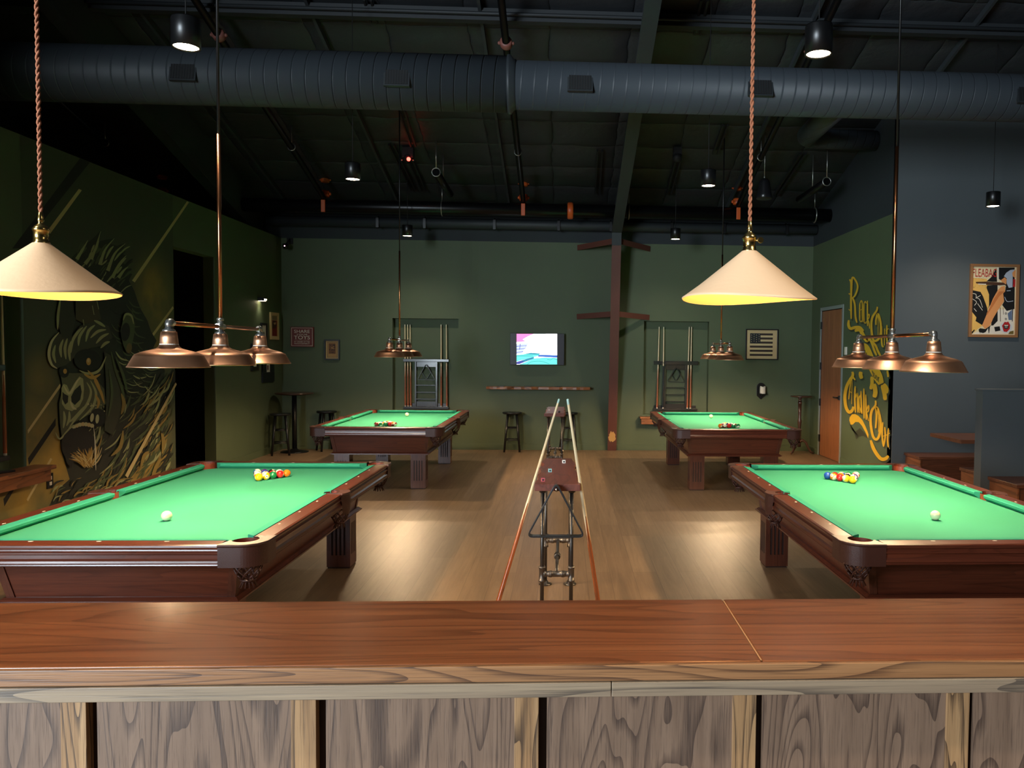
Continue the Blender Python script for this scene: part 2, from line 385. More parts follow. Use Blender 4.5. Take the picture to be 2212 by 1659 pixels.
# left wall: a partition as high as the green paint, with a doorway and a niche
TH_ = .15
oY0, oY1, oZ = at_x(374, 530, XL).y, at_x(463, 560, XL).y, at_x(374, 532, XL).z
lnY1 = at_x(53, 800, XL).y; lnY0 = lnY1-1.15; lnT, lnB = 2.35, .62
mb = MB()
mb.box(XL-TH_, XL, .5, lnY0, 0, ZG); mb.box(XL-TH_, XL, lnY1, oY0, 0, ZG); mb.box(XL-TH_, XL, oY1, YB, 0, ZG)
mb.box(XL-TH_, XL, oY0, oY1, oZ, ZG); mb.box(XL-TH_, XL, lnY0, lnY1, 0, lnB); mb.box(XL-TH_, XL, lnY0, lnY1, lnT, ZG)
mb.box(XL-TH_-.06, XL-TH_, lnY0-.05, lnY1+.05, lnB-.05, lnT+.05)
S(mb, 'wall_left', M['green'], 'green partition wall on the mural side with an open doorway', 'wall')
S(MB().box(XL, XL+.012, oY1, YB, 0, .1), 'baseboard_left', M['green'], 'low green baseboard right of the open doorway', 'baseboard')
S(MB().box(FX0, XL-TH_, .35, .5, 0, roof(.5)).box(XL-TH_, XL, .35, .5, 0, roof(.5)), 'wall_daylight_block', M['hall'], 'added unseen wall keeping window daylight out of the side hall', 'wall')  # unseen wall, added to block window daylight from the hall and doorway
S(MB().box(FX0-.2, FX0, FY0, YB, 0, roof(0)), 'wall_outer', M['hall'], 'outer wall of the side hall', 'wall')
# right wall with the wooden door
dY1, dY0, dZ = at_x(1769, 985, XR).y, at_x(1813, 998, XR).y, at_x(1776, 672, XR).z
mb = MB()
for z0, z1, mi in ((0, ZG, 0), (ZG, roof(YC)+.1, 1)):
    if mi: mb.box(XR, XR+.15, YC+.012, YB, z0, z1, 1)
    else:
        mb.box(XR, XR+.15, YC+.012, dY0, 0, ZG, 0); mb.box(XR, XR+.15, dY1, YB, 0, ZG, 0); mb.box(XR, XR+.15, dY0, dY1, dZ, ZG, 0)
S(mb, 'wall_right', [M['green'], M['dark']], 'green side wall with the wooden door and yellow lettering', 'wall')
S(MB().box(XR-.012, XR, YC+.05, dY0-.06, 0, .1).box(XR-.012, XR, dY1+.06, YB-.012, 0, .1), 'baseboard_right', M['green'], 'low green baseboard beside the wooden door', 'baseboard')
d = thing('door_1', 'plain wooden door with black lever handle in grey frame', 'door', (XR, (dY0+dY1)/2, 0)); d['kind'] = 'structure'
part(MB().box(XR+.005, XR+.05, dY0+.01, dY1-.01, .01, dZ-.01), 'door_leaf', M['door'], d)
fw = .055
part(MB().box(XR-.012, XR+.06, dY0-fw, dY0, 0, dZ+fw).box(XR-.012, XR+.06, dY1, dY1+fw, 0, dZ+fw).box(XR-.012, XR+.06, dY0, dY1, dZ, dZ+fw), 'door_frame', M['door_frame'], d, .004)
hz = at_x(1805, 858, XR).z
part(MB().box(XR-.01, XR+.006, dY0+.05, dY0+.11, hz-.035, hz+.035).cyl((XR-.045, dY0+.08, hz), (XR, dY0+.08, hz), .011).beam((XR-.05, dY0+.07, hz), (XR-.05, dY0+.21, hz), .014, .022), 'door_handle', M['black'], d, .002)
for k in (.12, .37, .62, .9):
    part(MB().box(XR-.016, XR+.004, dY1-.03, dY1+.012, dZ*k-.06, dZ*k+.06), 'hinge', M['black'], d)
# alcove behind the booth
mb = MB().box(XR, FX1, YC, YC+.15, 0, roof(YC)+.05)
S(mb, 'wall_alcove', M['navy'], 'slate blue alcove wall behind the booth', 'wall')
S(MB().box(FX1, FX1+.2, FY0, YB, 0, roof(0)), 'wall_far_right', M['navy'], 'far side wall beyond the booths', 'wall')
# wall behind the bar with a wide window towards the mural side
wx0, wx1, wz0, wz1 = -9.2, -4.4, .7, 4.6
mb = MB().box(FX0, wx0, FY0-.2, FY0, 0, ZW).box(wx1, FX1, FY0-.2, FY0, 0, ZW).box(wx0, wx1, FY0-.2, FY0, 0, wz0).box(wx0, wx1, FY0-.2, FY0, wz1, ZW)
S(mb, 'wall_front', M['navy'], 'wall behind the bar with a wide window', 'wall')
mb = MB()
for k in range(5):
    x = wx0+(wx1-wx0)*k/4; mb.box(x-.04, x+.04, FY0-.12, FY0-.06, wz0, wz1)
for z in (wz0, wz0+1.1, wz1): mb.box(wx0, wx1, FY0-.12, FY0-.06, z-.04, z+.04)
S(mb, 'window_1', M['black'], 'wide black framed window behind the bar', 'window')
# ------------------------------------------------------------------ steel frame
CX = .82
def rafter(x, label):
    pts = [(YB-.02, 3.55), (13.0, 3.62), (12.2, 3.83), (8.2, 4.97), (0., 7.25), (FY0+.1, 8.6)]
    web, fl, tf = MB(), MB(), MB()
    poly = [(y, z) for y, z in pts]+[(y, roof(y)-.01) for y, z in reversed(pts)]
    web.prism(poly, lambda a, b, t: (x+t, a, b), -.006, .006)
    for (a, b), (c, e) in zip(pts[1:-1], pts[2:]): fl.beam((x, a, b), (x, c, e), .165, .016)
    r = thing('roof_rafter', label, 'beam', (x, 13.0, 3.62), 0, 'tapered steel rafters')
    part(web, 'web', M['steelgrey'], r); part(fl, 'bottom_flange', M['steelgrey'], r)
    return r
rafter(CX, 'painted steel rafter rising from the top of the red-brown column')
rafter(-5.05, 'painted steel rafter above the gorilla mural wall')
rafter(6.68, 'painted steel rafter above the booths')
col = thing('steel_column', 'tapered red-brown steel column against the back wall beside the television', 'column', (CX, 13.62, 0))
part(MB().beam((CX, 13.655, 0), (CX, 13.0, 3.42), .15, .014, (0, 1, .2)), 'front_flange', M['primer'], col)
part(MB().prism([(13.66, 0), (13.01, 3.42), (13.69, 3.42), (13.69, 0)], lambda a, b, t: (CX+t, a, b), -.005, .005), 'web', M['primer'], col)
part(MB().beam((CX, 13.0, 3.422), (CX, 12.97, 3.62), .155, .016, (0, 1, .2)), 'knee_plate', M['steelgrey'], col, label='grey painted knee plate')
mb = MB(); random.seed(3)                                         # bare patch worn through the primer
pz = [(cos(t)*(.042+.028*random.random()), sin(t)*(.07+.05*random.random())) for t in [2*pi*k/26 for k in range(26)]]
mb.prism(pz, lambda a, b, t: (CX+a*1.05, 13.655-.1915*(b+.24)-.008-t, .24+b), 0, .001)
part(mb, 'worn_patch', flat('bare_yellow_paint', lin(206, 160, 96), .6, bump=.5, bscale=60), col, label='tan patch where the primer has worn off')
for z, yf in ((2.30, 13.2), (3.47, 13.0)):
    for sx in (-1, 1):
        part(MB().beam((CX+sx*.07, yf+.05, z+.02), (CX+sx*.62, YB-.01, z-.01), .012, .09), 'brace', M['primer'], col)
# battens that run down the slope and purlins across it
b0 = None
for x, w in ((-4.6, 'left of the mural-side rafter'), (-2.77, 'above the mural-side pool tables'), (-.945, 'left of the central rafter'), (2.7, 'above the right can light'), (4.53, 'above the dark side wall')):
    if b0 is None:
        b0 = solo(MB().beam((0, 13.55, roof(13.55)-.045), (0, 2., roof(2.)-.045), .035, .07), 'roof_batten', M['steelgrey'], (0, 8, roof(8)), '', 'batten', 'long battens down the roof slope'); o = b0
    else: o = dup(b0)
    o.location.x = x; o['label'] = 'thin dark batten running down the roof slope '+w
for y, w in ((8.86, 'crossing the roof just above the big duct'), (7.2, 'crossing the roof at the top of the view')):
    solo(MB().box(FX0, FX1, y-.05, y+.05, roof(y)-.16, roof(y)-.03).tube([(FX0, y-.1, roof(y)-.11), (FX1, y-.1, roof(y)-.11)], .02, 6), 'roof_purlin', M['quilt2'], (0, y, roof(y)-.1), 'painted roof purlin '+w, 'beam', 'roof purlins')
zt = at_y(1106, 485, 13.5)
strut = thing('eave_strut', 'grey eave strut with black straps running below the big black pipe', 'beam', (0, 13.5, zt.z))
part(MB().tube([(XL-.15, 13.5, zt.z), (XR-.02, 13.5, zt.z)], .085, 14), 'strut_tube', M['steelgrey'], strut)
for u in (818, 919, 1069, 1207, 1319, 1450, 1563, 1697):
    x = at_y(u, 485, 13.5).x
    part(MB().tube([(x, 13.5+.092*cos(t), zt.z+.092*sin(t)) for t in [2*pi*k/14 for k in range(14)]], .012, 6, closed=True).box(x-.022, x+.022, 13.39, 13.405, zt.z-.10, zt.z+.06), 'strap', M['black'], strut)
# ------------------------------------------------------------------ spiral duct
DY = 7.9
pL, pR = at_y(550, 165, DY), at_y(1660, 199, DY)
zL, zR = at_y(800, 175, DY).z, at_y(1500, 200, DY).z
xs = at_y(1102, 185, DY).x
du = thing('spiral_duct', 'wide grey spiral ventilation duct hanging across the whole room', 'duct', (0, DY, zL))
rL, rR = .262, .228
part(MB().tube([(FX0, DY, zL), (xs, DY, zL)], rL, 40), 'duct_section', M['duct'], du, label='wider duct section')
part(MB().tube([(xs, DY, zL-.005), (FX1, DY, zL-.005)], rR, 40), 'duct_section', M['duct'], du, label='narrower duct section')
part(MB().lathe([(rL-.002, -.02), (rL+.012, -.02), (rL+.012, .01), (rR+.006, .04), (rR+.006, .06), (rR-.002, .06)], 40, (xs, DY, zL), M=Matrix.Rotation(pi/2, 3, 'Y')), 'reducer_collar', flat('duct_collar', lin(48, 53, 57), .5), du)
for u, v in ((402, 168), (860, 181), (1253, 195), (1641, 201), (2220, 208), (-40, 155)):
    r = rL if u < 1100 else rR
    x = at_y(u, v, DY-.2).x; a = -.18
    vc = Vector((x, DY-r*cos(a)*1.0, zL+r*sin(a)))
    mb = MB(); mb.box(-.12, .12, -.012, .02, -.085, .085, 0); mb.box(-.105, .105, -.016, -.011, -.07, .07, 1)
    for k in range(9): mb.box(-.105+k*.0245, -.105+k*.0245+.004, -.020, -.013, -.07, .07, 0)
    o = mb.build('vent_grille', [flat('duct_grille', lin(38, 42, 45), .5), M['blackmatte']], du, vc-du.location, 0, (a, 0, 0))
# branch duct to the dark side wall
bz = at_y(1800, 300, 10.9).z
p0 = Vector((at_y(1762, 240, 9.).x, DY+.1, zL)); p1 = Vector((at_y(1738, 300, 10.9).x, 10.9, bz)); p2 = Vector((XR-.02, 10.95, bz))
def bez(a, b, c, n=10): return [a*(1-t)**2+b*2*t*(1-t)+c*t*t for t in [k/n for k in range(n+1)]]
path = [p0]+bez(p1+(p0-p1).normalized()*.3, p1, p1+(p2-p1).normalized()*.3, 10)+[p2]
solo(MB().tube(path, .135, 24), 'branch_duct', M['duct'], p1, 'smaller grey duct bending into the dark side wall under the big duct', 'duct')
# ------------------------------------------------------------------ sprinkler pipes
PY = 12.85
pz_ = at_y(1106, 453, PY).z; PRAD = .105
xe = at_y(1822, 458, PY).x
mp = thing('sprinkler_main', 'thick black sprinkler main running along the top of the back wall', 'pipe', (0, PY, pz_))
part(MB().tube([(FX0, PY, pz_), (xe, PY, pz_)], PRAD, 20), 'pipe_run', M['blacksteel'], mp)
part(MB().lathe([(PRAD+.006, -.04), (PRAD+.006, .02), (PRAD*.6, .05), (0.001, .055)], 20, (xe, PY, pz_), M=Matrix.Rotation(pi/2, 3, 'Y')), 'end_cap', M['blacksteel'], mp)
for u in (955, 1358, 1760):
    x = at_y(u, 450, PY).x
    part(MB().tube([(x, PY+(PRAD+.01)*cos(t), pz_+(PRAD+.01)*sin(t)) for t in [2*pi*k/20 for k in range(20)]], .010, 6, closed=True).cyl((x, PY, pz_+PRAD), (x, PY, pz_+.38), .008, 6), 'hanger', M['galv'], mp)
def clamp(mb, c, axis, r):                     # grooved orange coupling around a pipe
    Mx = Vector((0,0,1)).rotation_difference(Vector(axis)).to_matrix()
    mb.lathe([(r, -.045), (r+.022, -.045), (r+.03, -.02), (r+.03, .02), (r+.022, .045), (r, .045)], 16, c, 0, M=Mx)
    for s in (-1, 1): mb.add([], []); mb.sphere(Vector(c)+Vector((s*(r+.035), 0, 0)), .02, 8, 6)
    return mb
x = at_y(1232, 450, PY).x
part(clamp(MB(), (x, PY, pz_), (1, 0, 0), PRAD), 'coupling', M['orange'], mp, label='orange coupling')
for n, (u, w) in enumerate(((1131, 'in the middle of the roof'), (703, 'above the stool-side rear table'), (1592, 'above the door-side rear table'), (352, 'behind the mural wall'))):
    x = at_y(u, 440, PY).x
    zt = roof(12.25)-.36
    ln = thing('sprinkler_branch', 'black sprinkler pipe with orange couplings climbing the roof slope '+w, 'pipe', (x, PY, pz_+PRAD), 0, 'sprinkler branch pipes')
    part(MB().tube([(x, PY, pz_+PRAD-.02), (x, PY-.05, zt-.1), (x, 12.25, zt+.06), (x, 3., roof(3.)-.30)], .04, 12), 'pipe_run', M['blacksteel'], ln)
    for zz in (pz_+PRAD+.09, pz_+PRAD+.31, zt-.02): part(clamp(MB(), (x, PY-.01, zz), (0, 0, 1), .04), 'coupling', M['orange'], ln, label='orange coupling')
    part(MB().box(x-.032, x+.032, PY-PRAD-.03, PY-PRAD-.003, pz_-.11, pz_+.08).box(x-.032, x+.032, PY-PRAD-.02, PY, pz_+PRAD-.01, pz_+PRAD+.03), 'saddle', M['orange'], ln, .006, label='orange saddle strap')
    part(clamp(MB(), (x, 9.0, roof(9.0)-.30+.01), (0, 1, -.27), .04), 'coupling', flat('pinkish_coupling', lin(140, 86, 76), .45) if n == 0 else bpy.data.materials['pinkish_coupling'], ln, label='faded red coupling')
    part(MB().cyl((x, 11.3, roof(11.3)-.30), (x, 11.3, roof(11.3)), .008, 6).tube([(x+.05*cos(t), 11.3, roof(11.3)-.29+.05*sin(t)) for t in [2*pi*k/14 for k in range(14)]], .007, 6, closed=True), 'hanger', M['galv'], ln)
# short capped pipe stub on a white rod (left of centre) and its twin by the dark wall
for (u, v0, v1, u2, v2, yy, w) in ((942, 318, 372, 972, 420, 11.6, 'beside the red signal lamp'), (1786, 330, 392, 1726, 432, 11.4, 'near the dark side wall')):
    a, b = at_y(u, v1, yy), at_y(u2, v2, yy+.75)
    t = thing('drop_pipe', 'short black pipe hung on a thin pale rod '+w, 'pipe', a, 0, 'short hung pipes')
    part(MB().tube([a, b], .055, 14), 'pipe_run', M['blacksteel'], t)
    part(MB().cyl(a+Vector((0,0,.05)), (a.x, a.y, roof(a.y)), .009, 6).tube([a+Vector((.06*cos(q), 0, .06*sin(q))) for q in [2*pi*k/14 for k in range(14)]], .008, 6, closed=True), 'rod', M['galv'], t, label='pale threaded rod')
    mm = (a+b)/2
    part(MB().cyl(mm, (mm.x, mm.y, roof(mm.y)), .008, 6), 'rod', M['galv'], t)
# conduit struts fixed to the roof
def rail(u0, v0, u1, v1, w, pair=True):
    a, b = at_c(u0, v0, .05), at_c(u1, v1, .05)
    mb = MB(); off = Vector((.035, 0, 0)) if pair else Vector((0, 0, 0))
    for s in ((-1, 1) if pair else (0,)): mb.beam(a+off*s, b+off*s, .022, .03)
    solo(mb, 'strut_channel', M['blackmatte'], (a+b)/2, 'black strut channel fixed under the roof '+w, 'strut', 'strut channels under the roof')
rail(794, 0, 808, 50, 'above the wide duct section'); rail(868, 238, 893, 316, 'just below the duct over the stool-side rear table')
rail(845, 312, 893, 411, 'left of the red signal lamp'); rail(880, 330, 915, 412, 'behind the red signal lamp')
rail(1296, 325, 1290, 418, 'left of the central rafter'); rail(1465, 345, 1445, 420, 'right of the central rafter')
rail(1522, 0, 1506, 74, 'above the narrow duct section'); rail(1567, 270, 1545, 332, 'beside the bell shaped speaker')
rail(1735, 332, 1676, 422, 'in front of the dark side wall')
# red lit horn strobe
a = at_c(882, 342, .17)
t = thing('signal_lamp', 'dark ceiling device with a glowing red light under the roof', 'signal lamp', a)
part(MB().box(a.x-.08, a.x+.08, a.y-.06, a.y+.06, a.z, roof(a.y)-.02).lathe([(.075, -.03), (.075, .03), (.05, .05)], 16, a), 'housing', M['blackmatte'], t, .005)
part(MB().sphere(a+Vector((.02, -.08, -.03)), .028, 12, 8), 'red_light', flat('red_glow', lin(255, 40, 30), .3, emit=(1, .03, .02, 1), es=12), t, label='glowing red light')
for s in (-1, 1): part(MB().sphere(a+Vector((s*.085, -.06, -.04)), .014, 8, 6), 'indicator', M['galv'], t)
a = at_c(1463, 340, .16)
t = thing('ceiling_sensor', 'small black round device under the roof right of the central rafter', 'sensor', a)
part(MB().lathe([(.001, -.07), (.05, -.06), (.07, -.01), (.07, .04)], 16, a).box(a.x-.06, a.x+.06, a.y-.05, a.y+.05, a.z+.03, roof(a.y)-.02), 'housing', M['blackmatte'], t)
# hanging black speaker
a = at_y(1651, 408, 11.2)
t = thing('pendant_speaker', 'black bell shaped speaker hanging on a pale wire near the dark side wall', 'speaker', a)
part(MB().lathe([(.001, .145), (.05, .135), (.075, .09), (.105, -.08), (.115, -.13), (.10, -.145), (.001, -.14)], 24, a), 'housing', flat('speaker_black', lin(26, 26, 28), .28), t)
part(MB().cyl(a+Vector((0,0,.14)), (a.x, a.y, roof(a.y)), .006, 6).sphere(a+Vector((0, 0, .16)), .014, 8, 6), 'wire', M['galv'], t)
# security camera by the corner of the green walls
a = at_y(617, 532, YB-.22)
t = thing('security_camera', 'small black dome camera high in the corner beside the mural wall', 'camera', a)
part(MB().lathe([(.001, -.05), (.035, -.04), (.05, 0), (.05, .04)], 16, a), 'dome', M['black'], t)
part(MB().cyl(a+Vector((0, 0, .03)), (a.x, YB-.01, ZG-.02), .012, 8).box(a.x-.05, a.x+.05, YB-.02, YB-.002, ZG-.10, ZG+.0), 'bracket', M['blackmatte'], t)
part(MB().sphere(a+Vector((.0, -.05, .0)), .01, 8, 6), 'status_light', flat('pink_led', lin(240, 200, 220), .3, emit=lin(255, 190, 220), es=4), t)
# ------------------------------------------------------------------ black can lights on thin cables
def spot(name, loc, power, size=2.2, blend=.5, col=(1., .86, .68), rad=.05, rot=(0,0,0)):
    l = bpy.data.lights.new(name, 'SPOT'); l.energy = power; l.spot_size = size; l.spot_blend = blend; l.color = col; l.shadow_soft_size = rad
    o = bpy.data.objects.new(name, l); COL.objects.link(o); o.location = loc; o.rotation_euler = rot; return o
CANS = [(402, 103, 3.45, 'on the mural side before the big duct', 1.), (1768, 118, 3.45, 'on the booth side before the big duct', 1.),
        (762, 388, 3.45, 'over the stool-side rear table', 1.), (1530, 402, 3.45, 'over the door-side rear table', 1.),
        (880, 510, 3.45, 'by the back wall above the niche', 1.), (1459, 517, 3.45, 'by the back wall beside the column', 1.), (2145, 446, 3.45, 'in front of the slate alcove wall', 1.)]
can0 = None
CANPOS = []
for u, v, z, w, k in CANS:
    p = at_z(u, v, z)
    if p.y > YB-.35: p = at_y(u, v, YB-.5)
    lab = 'black cylinder pendant light on a thin cable '+w
    if can0 is None:
        can0 = thing('can_light', lab, 'pendant light', p, 0, 'black can lights'); o = can0
        part(MB().lathe([(.076, .165), (.079, .16), (.079, 0), (.07, 0), (.066, .03), (.066, .05)], 28, p), 'housing', M['black'], o)
        part(MB().lathe([(.001, .165), (.077, .166)], 28, p, cap=False), 'top_cap', M['black'], o)
        part(MB().lathe([(.001, .003), (.055, .004), (.072, .008)], 24, p, cap=False), 'lens', M['lens'], o, label='glowing lens')
        part(MB().cyl(p+Vector((0, 0, .16)), p+Vector((0, 0, 3.0)), .004, 6), 'cable', M['blackmatte'], o)
    else:
        o = dup(can0, p, None, lab)
    cab = [c for c in o.children if c.name.startswith('cable')][0]
    if o is not can0: cab.data = cab.data.copy()
    top = roof(p.y)-p.z
    for vv in cab.data.vertices:
        if vv.co.z > 1.0: vv.co.z = top
    CANPOS.append(p)
for q, w in ((CANPOS[0], 'above the mural end of the bar'), (CANPOS[1], 'above the booth end of the bar')):
    p = Vector((q.x, .95, 3.5)); o = dup(can0, p, None, 'black cylinder pendant light on a thin cable '+w); CANPOS.append(p)
    cab = [c for c in o.children if c.name.startswith('cable')][0]; cab.data = cab.data.copy()
    for vv in cab.data.vertices:
        if vv.co.z > 1.0: vv.co.z = roof(p.y)-p.z
# ------------------------------------------------------------------ pool tables (9 ft)
HX, HY, RZ, CZ = .635, 1.27, .777, .735
OUT = .147                                    # outer rail edge from the nose line
RAILP = [(.05, RZ-.003), (.056, RZ), (.138, RZ), (.147, RZ-.004), (.150, RZ-.012), (.149, RZ-.019), (.141, RZ-.024), (.143, RZ-.030), (.150, RZ-.036), (.150, RZ-.044),
         (.143, RZ-.049), (.144, RZ-.066), (.152, RZ-.076), (.154, RZ-.086), (.150, RZ-.092), (.152, RZ-.098), (.145, RZ-.104), (.05, RZ-.104)]
CUSH = [(0., RZ-.007), (.006, RZ-.001), (.05, RZ+.001), (.05, CZ), (.03, CZ), (.004, RZ-.022)]
def fr(side, s):                              # local frame of a rail: (t outward, along, z) -> xyz
    if side == 'x': return lambda t, a, z: (s*(HX+t), a, z)
    return lambda t, a, z: (a, s*(HY+t), z)
def rail_part(root, side, s, a0, a1, sights):
    f = fr(side, s); mb = MB()
    mb.prism(RAILP, lambda t, z, a: f(t, a, z), a0, a1, 0)
    for q in sights:
        ring = [(.0735+.006*cos(k*pi/5), q+.0125*sin(k*pi/5)) for k in range(10)]
        if side == 'y': pass
        mb.prism(ring, lambda t, a, z: f(t, a, z), RZ-.002, RZ+.0006, 1)
    return mb.build('rail', [M['mahog'] if side == 'y' else M['mahogY'], M['sight']], root)
def cushion_part(root, side, s, a0, a1, k0, k1):
    f = fr(side, s); vs = []
    for e, k in ((a0, k0), (a1, k1)):
        for t, z in CUSH: vs.append(f(t, e+k*t, z))
    n = len(CUSH); mb = MB()
    mb.add(vs, [list(range(n))[::-1], list(range(n, 2*n))]+[(i, (i+1) % n, n+(i+1) % n, n+i) for i in range(n)])
    return mb.build('cushion', M['cloth2'], root)
def net(mb, r0, z0, h, c, n=8, seg=5):
    for sgn in (-1, 1):
        for k in range(n):
            pts = []
            for j in range(seg+1):
                q = j/seg; a = 2*pi*k/n+sgn*q*1.15; r = r0*(1-.45*q*q)
                pts.append((c[0]+r*cos(a), c[1]+r*sin(a), z0-h*q))
            mb.tube(pts, .0042, 5)
    for k in range(12):                                            # leather fringe
        a = 2*pi*k/12
        mb.tube([(c[0]+r0*.5*cos(a), c[1]+r0*.5*sin(a), z0-h), (c[0]+r0*.42*cos(a), c[1]+r0*.42*sin(a), z0-h-.018), (c[0]+r0*.62*cos(a), c[1]+r0*.62*sin(a), z0-h-.042)], .004, 4)
    mb.tube([(c[0]+r0*.5*cos(2*pi*k/14), c[1]+r0*.5*sin(2*pi*k/14), z0-h-.006) for k in range(14)], .007, 5, closed=True)
    return mb
def strip(mb, outer, inner, z0, z1, mi=0):
    n = len(outer)
    vs = [(x, y, z1) for x, y in outer]+[(x, y, z1) for x, y in inner]+[(x, y, z0) for x, y in outer]+[(x, y, z0) for x, y in inner]
    fs = []
    for i in range(n-1):
        fs += [(i, i+1, n+i+1, n+i), (2*n+i, 3*n+i, 3*n+i+1, 2*n+i+1), (i, 2*n+i, 2*n+i+1, i+1), (n+i, n+i+1, 3*n+i+1, 3*n+i)]
    fs += [(0, n, 3*n, 2*n), (n-1, 3*n-1, 4*n-1, 2*n-1)]
    mb.add(vs, fs, mi, False)
def pocket_corner(root, sx, sy):
    X, Y = HX+OUT+.006, HY+OUT+.006; c = (HX+.040, HY+.040); R = .108; N = 14
    outer, inner = [(.588, Y)], []
    for k in range(N): t = pi/2-pi/2*k/(N-1); outer.append((X-R+R*cos(t), Y-R+R*sin(t)))
    outer.append((X, 1.223))
    n = len(outer)
    for k in range(n):
        t = radians(168)-radians(246)*k/(n-1); inner.append((c[0]+.063*cos(t), c[1]+.063*sin(t)))
    o2 = [(sx*x, sy*y) for x, y in outer]; i2 = [(sx*x, sy*y) for x, y in inner]
    mb = MB(); strip(mb, o2, i2, RZ-.108, RZ+.003)
    lip = [(x*1.0, y*1.0, RZ-.002) for x, y in o2]; mb.tube([(p[0], p[1], RZ-.004) for p in lip], .0075, 6)
    pk = mb.build('pocket', [M['leather']], root)
    for p in pk.data.polygons: p.use_smooth = False
    w = MB(); w.lathe([(.0625, RZ-.004), (.0635, RZ-.05), (.062, RZ-.12)], 24, (sx*c[0], sy*c[1], 0), cap=False)
    w.build('pocket_lining', M['leatherred'], pk, None, 0)
    net(MB(), .066, RZ-.107, .075, (sx*(c[0]+.018), sy*(c[1]+.018))).build('pocket_net', M['leather'], pk)
    return pk
def pocket_side(root, sx):
    c = (HX+.072, 0.); N = 13; outer, inner = [], []
    for k in range(N):
        q = -1+2*k/(N-1); outer.append((HX+OUT+.004+.030*(1-q*q), .078*q))
        t = radians(-112+224*k/(N-1)); inner.append((c[0]+.052*cos(t)-.004, c[1]+.056*sin(t)))
    mb = MB(); o2 = [(sx*x, y) for x, y in outer]; i2 = [(sx*x, y) for x, y in inner]
    strip(mb, o2, i2, RZ-.05, RZ+.003)
    vs = []                                                        # tapering leather flap on the outside
    for j, (z, w, b) in enumerate(((RZ, .078, .030), (RZ-.06, .072, .036), (RZ-.11, .060, .034), (RZ-.14, .045, .026))):
        for k in range(N):
            q = -1+2*k/(N-1); vs.append((sx*(HX+OUT+.006+b*(1-q*q)), w*q, z))
    fs = [(j*N+k, j*N+k+1, (j+1)*N+k+1, (j+1)*N+k) for j in range(3) for k in range(N-1)]
    mb.add(vs, fs, 0, True)
    mb.tube([(p[0], p[1], RZ-.003) for p in o2], .0075, 6)
    pk = mb.build('pocket', [M['leather']], root)
    MB().lathe([(.054, RZ-.004), (.055, RZ-.05), (.054, RZ-.12)], 20, (sx*c[0], 0, 0), cap=False).build('pocket_lining', M['leatherred'], pk)
    net(MB(), .058, RZ-.125, .065, (sx*(c[0]+.045), 0)).build('pocket_net', M['leather'], pk)
    return pk
def leg(root, x0, x1, y0, y1, h=.421):
    mb = MB(); cx, cy = (x0+x1)/2, (y0+y1)/2; hw = (x1-x0)/2
    zs = [.012, .105, h-.07, h]
    ns = 4; gw = .014; pitch = .031
    cols = [-hw]
    for k in range(ns):
        c = (k-(ns-1)/2)*pitch; cols += [c-gw/2, c+gw/2]
    cols.append(hw)
    for q in range(4):
        a = q*pi/2; ca, sa = round(cos(a)), round(sin(a))
        P = lambda u, d, z: (cx+u*ca-(-(hw-d))*sa*1, cy+u*sa+(-(hw-d))*ca, z)
        for i in range(len(cols)-1):
            slot = i % 2 == 1
            for j in range(3):
                u0, u1, z0, z1 = cols[i], cols[i+1], zs[j], zs[j+1]
                if slot and j == 1:
                    d = .008
                    mb.add([P(u0, d, z0), P(u1, d, z0), P(u1, d, z1), P(u0, d, z1), P(u0, 0, z0), P(u1, 0, z0), P(u1, 0, z1), P(u0, 0, z1)],
                           [(0,1,2,3)], 1)
                    b = len(mb.v)-8
                    for f in ((4,5,1,0), (5,6,2,1), (6,7,3,2), (7,4,0,3)): mb.f.append([b+k for k in f]); mb.m.append(1); mb.sm.append(False)
                else: mb.add([P(u0, 0, z0), P(u1, 0, z0), P(u1, 0, z1), P(u0, 0, z1)], [(0,1,2,3)], 0)
    mb.add([(x0, y0, h), (x1, y0, h), (x1, y1, h), (x0, y1, h)], [(0,1,2,3)])
    mb.box(x0+.006, x1-.006, y0+.006, y1-.006, 0, .012, 1)
    return mb.build('leg', [M['mahogZ'], M['gap']], root)
TAB = [(-2.2088, 5.2351, -.0055), (2.1592, 5.2223, .0047), (-2.2417, 10.9632, .004), (2.1030, 10.9100, -.0031)]
TW = ['on the gorilla mural side, nearest the bar', 'on the booth side, nearest the bar', 'in front of the stools, farther from the bar', 'by the wooden door, farther from the bar']
TS = ['mural-side front table', 'booth-side front table', 'stool-side rear table', 'door-side rear table']
t0 = thing('pool_table', 'mahogany pool table with green cloth '+TW[0], 'pool table', (*TAB[0][:2], 0), TAB[0][2], 'mahogany pool tables')
mb = MB()
a, b = HX+.052, HY+.052
poly = [(-a, -HY+.06), (-HX+.075, -b), (HX-.075, -b), (a, -HY+.06), (a, -.05), (HX+.02, -.045), (HX+.02, .045), (a, .05), (a, HY-.06), (HX-.075, b), (-HX+.075, b), (-a, HY-.06), (-a, .05), (-HX-.02, .045), (-HX-.02, -.045), (-a, -.05)]
mb.prism(poly, lambda x, y, t: (x, y, t), CZ-.03, CZ)
mb.build('playing_surface', M['cloth'], t0)
for s in (-1, 1):
    for q in (-1, 1):
        lo, hi = .062, HY-.085
        if q > 0: cushion_part(t0, 'x', s, lo, hi, -.35, .95)
        else: cushion_part(t0, 'x', s, -hi, -lo, -.95, .35)
        rail_part(t0, 'x', s, *((.072, 1.225) if q > 0 else (-1.225, -.072)), [q*HY*k/4 for k in (1, 2, 3)])
    cushion_part(t0, 'y', s, -(HX-.085), HX-.085, -.95, .95)
    rail_part(t0, 'y', s, -.588, .588, [HX*k/2 for k in (-1, 0, 1)])
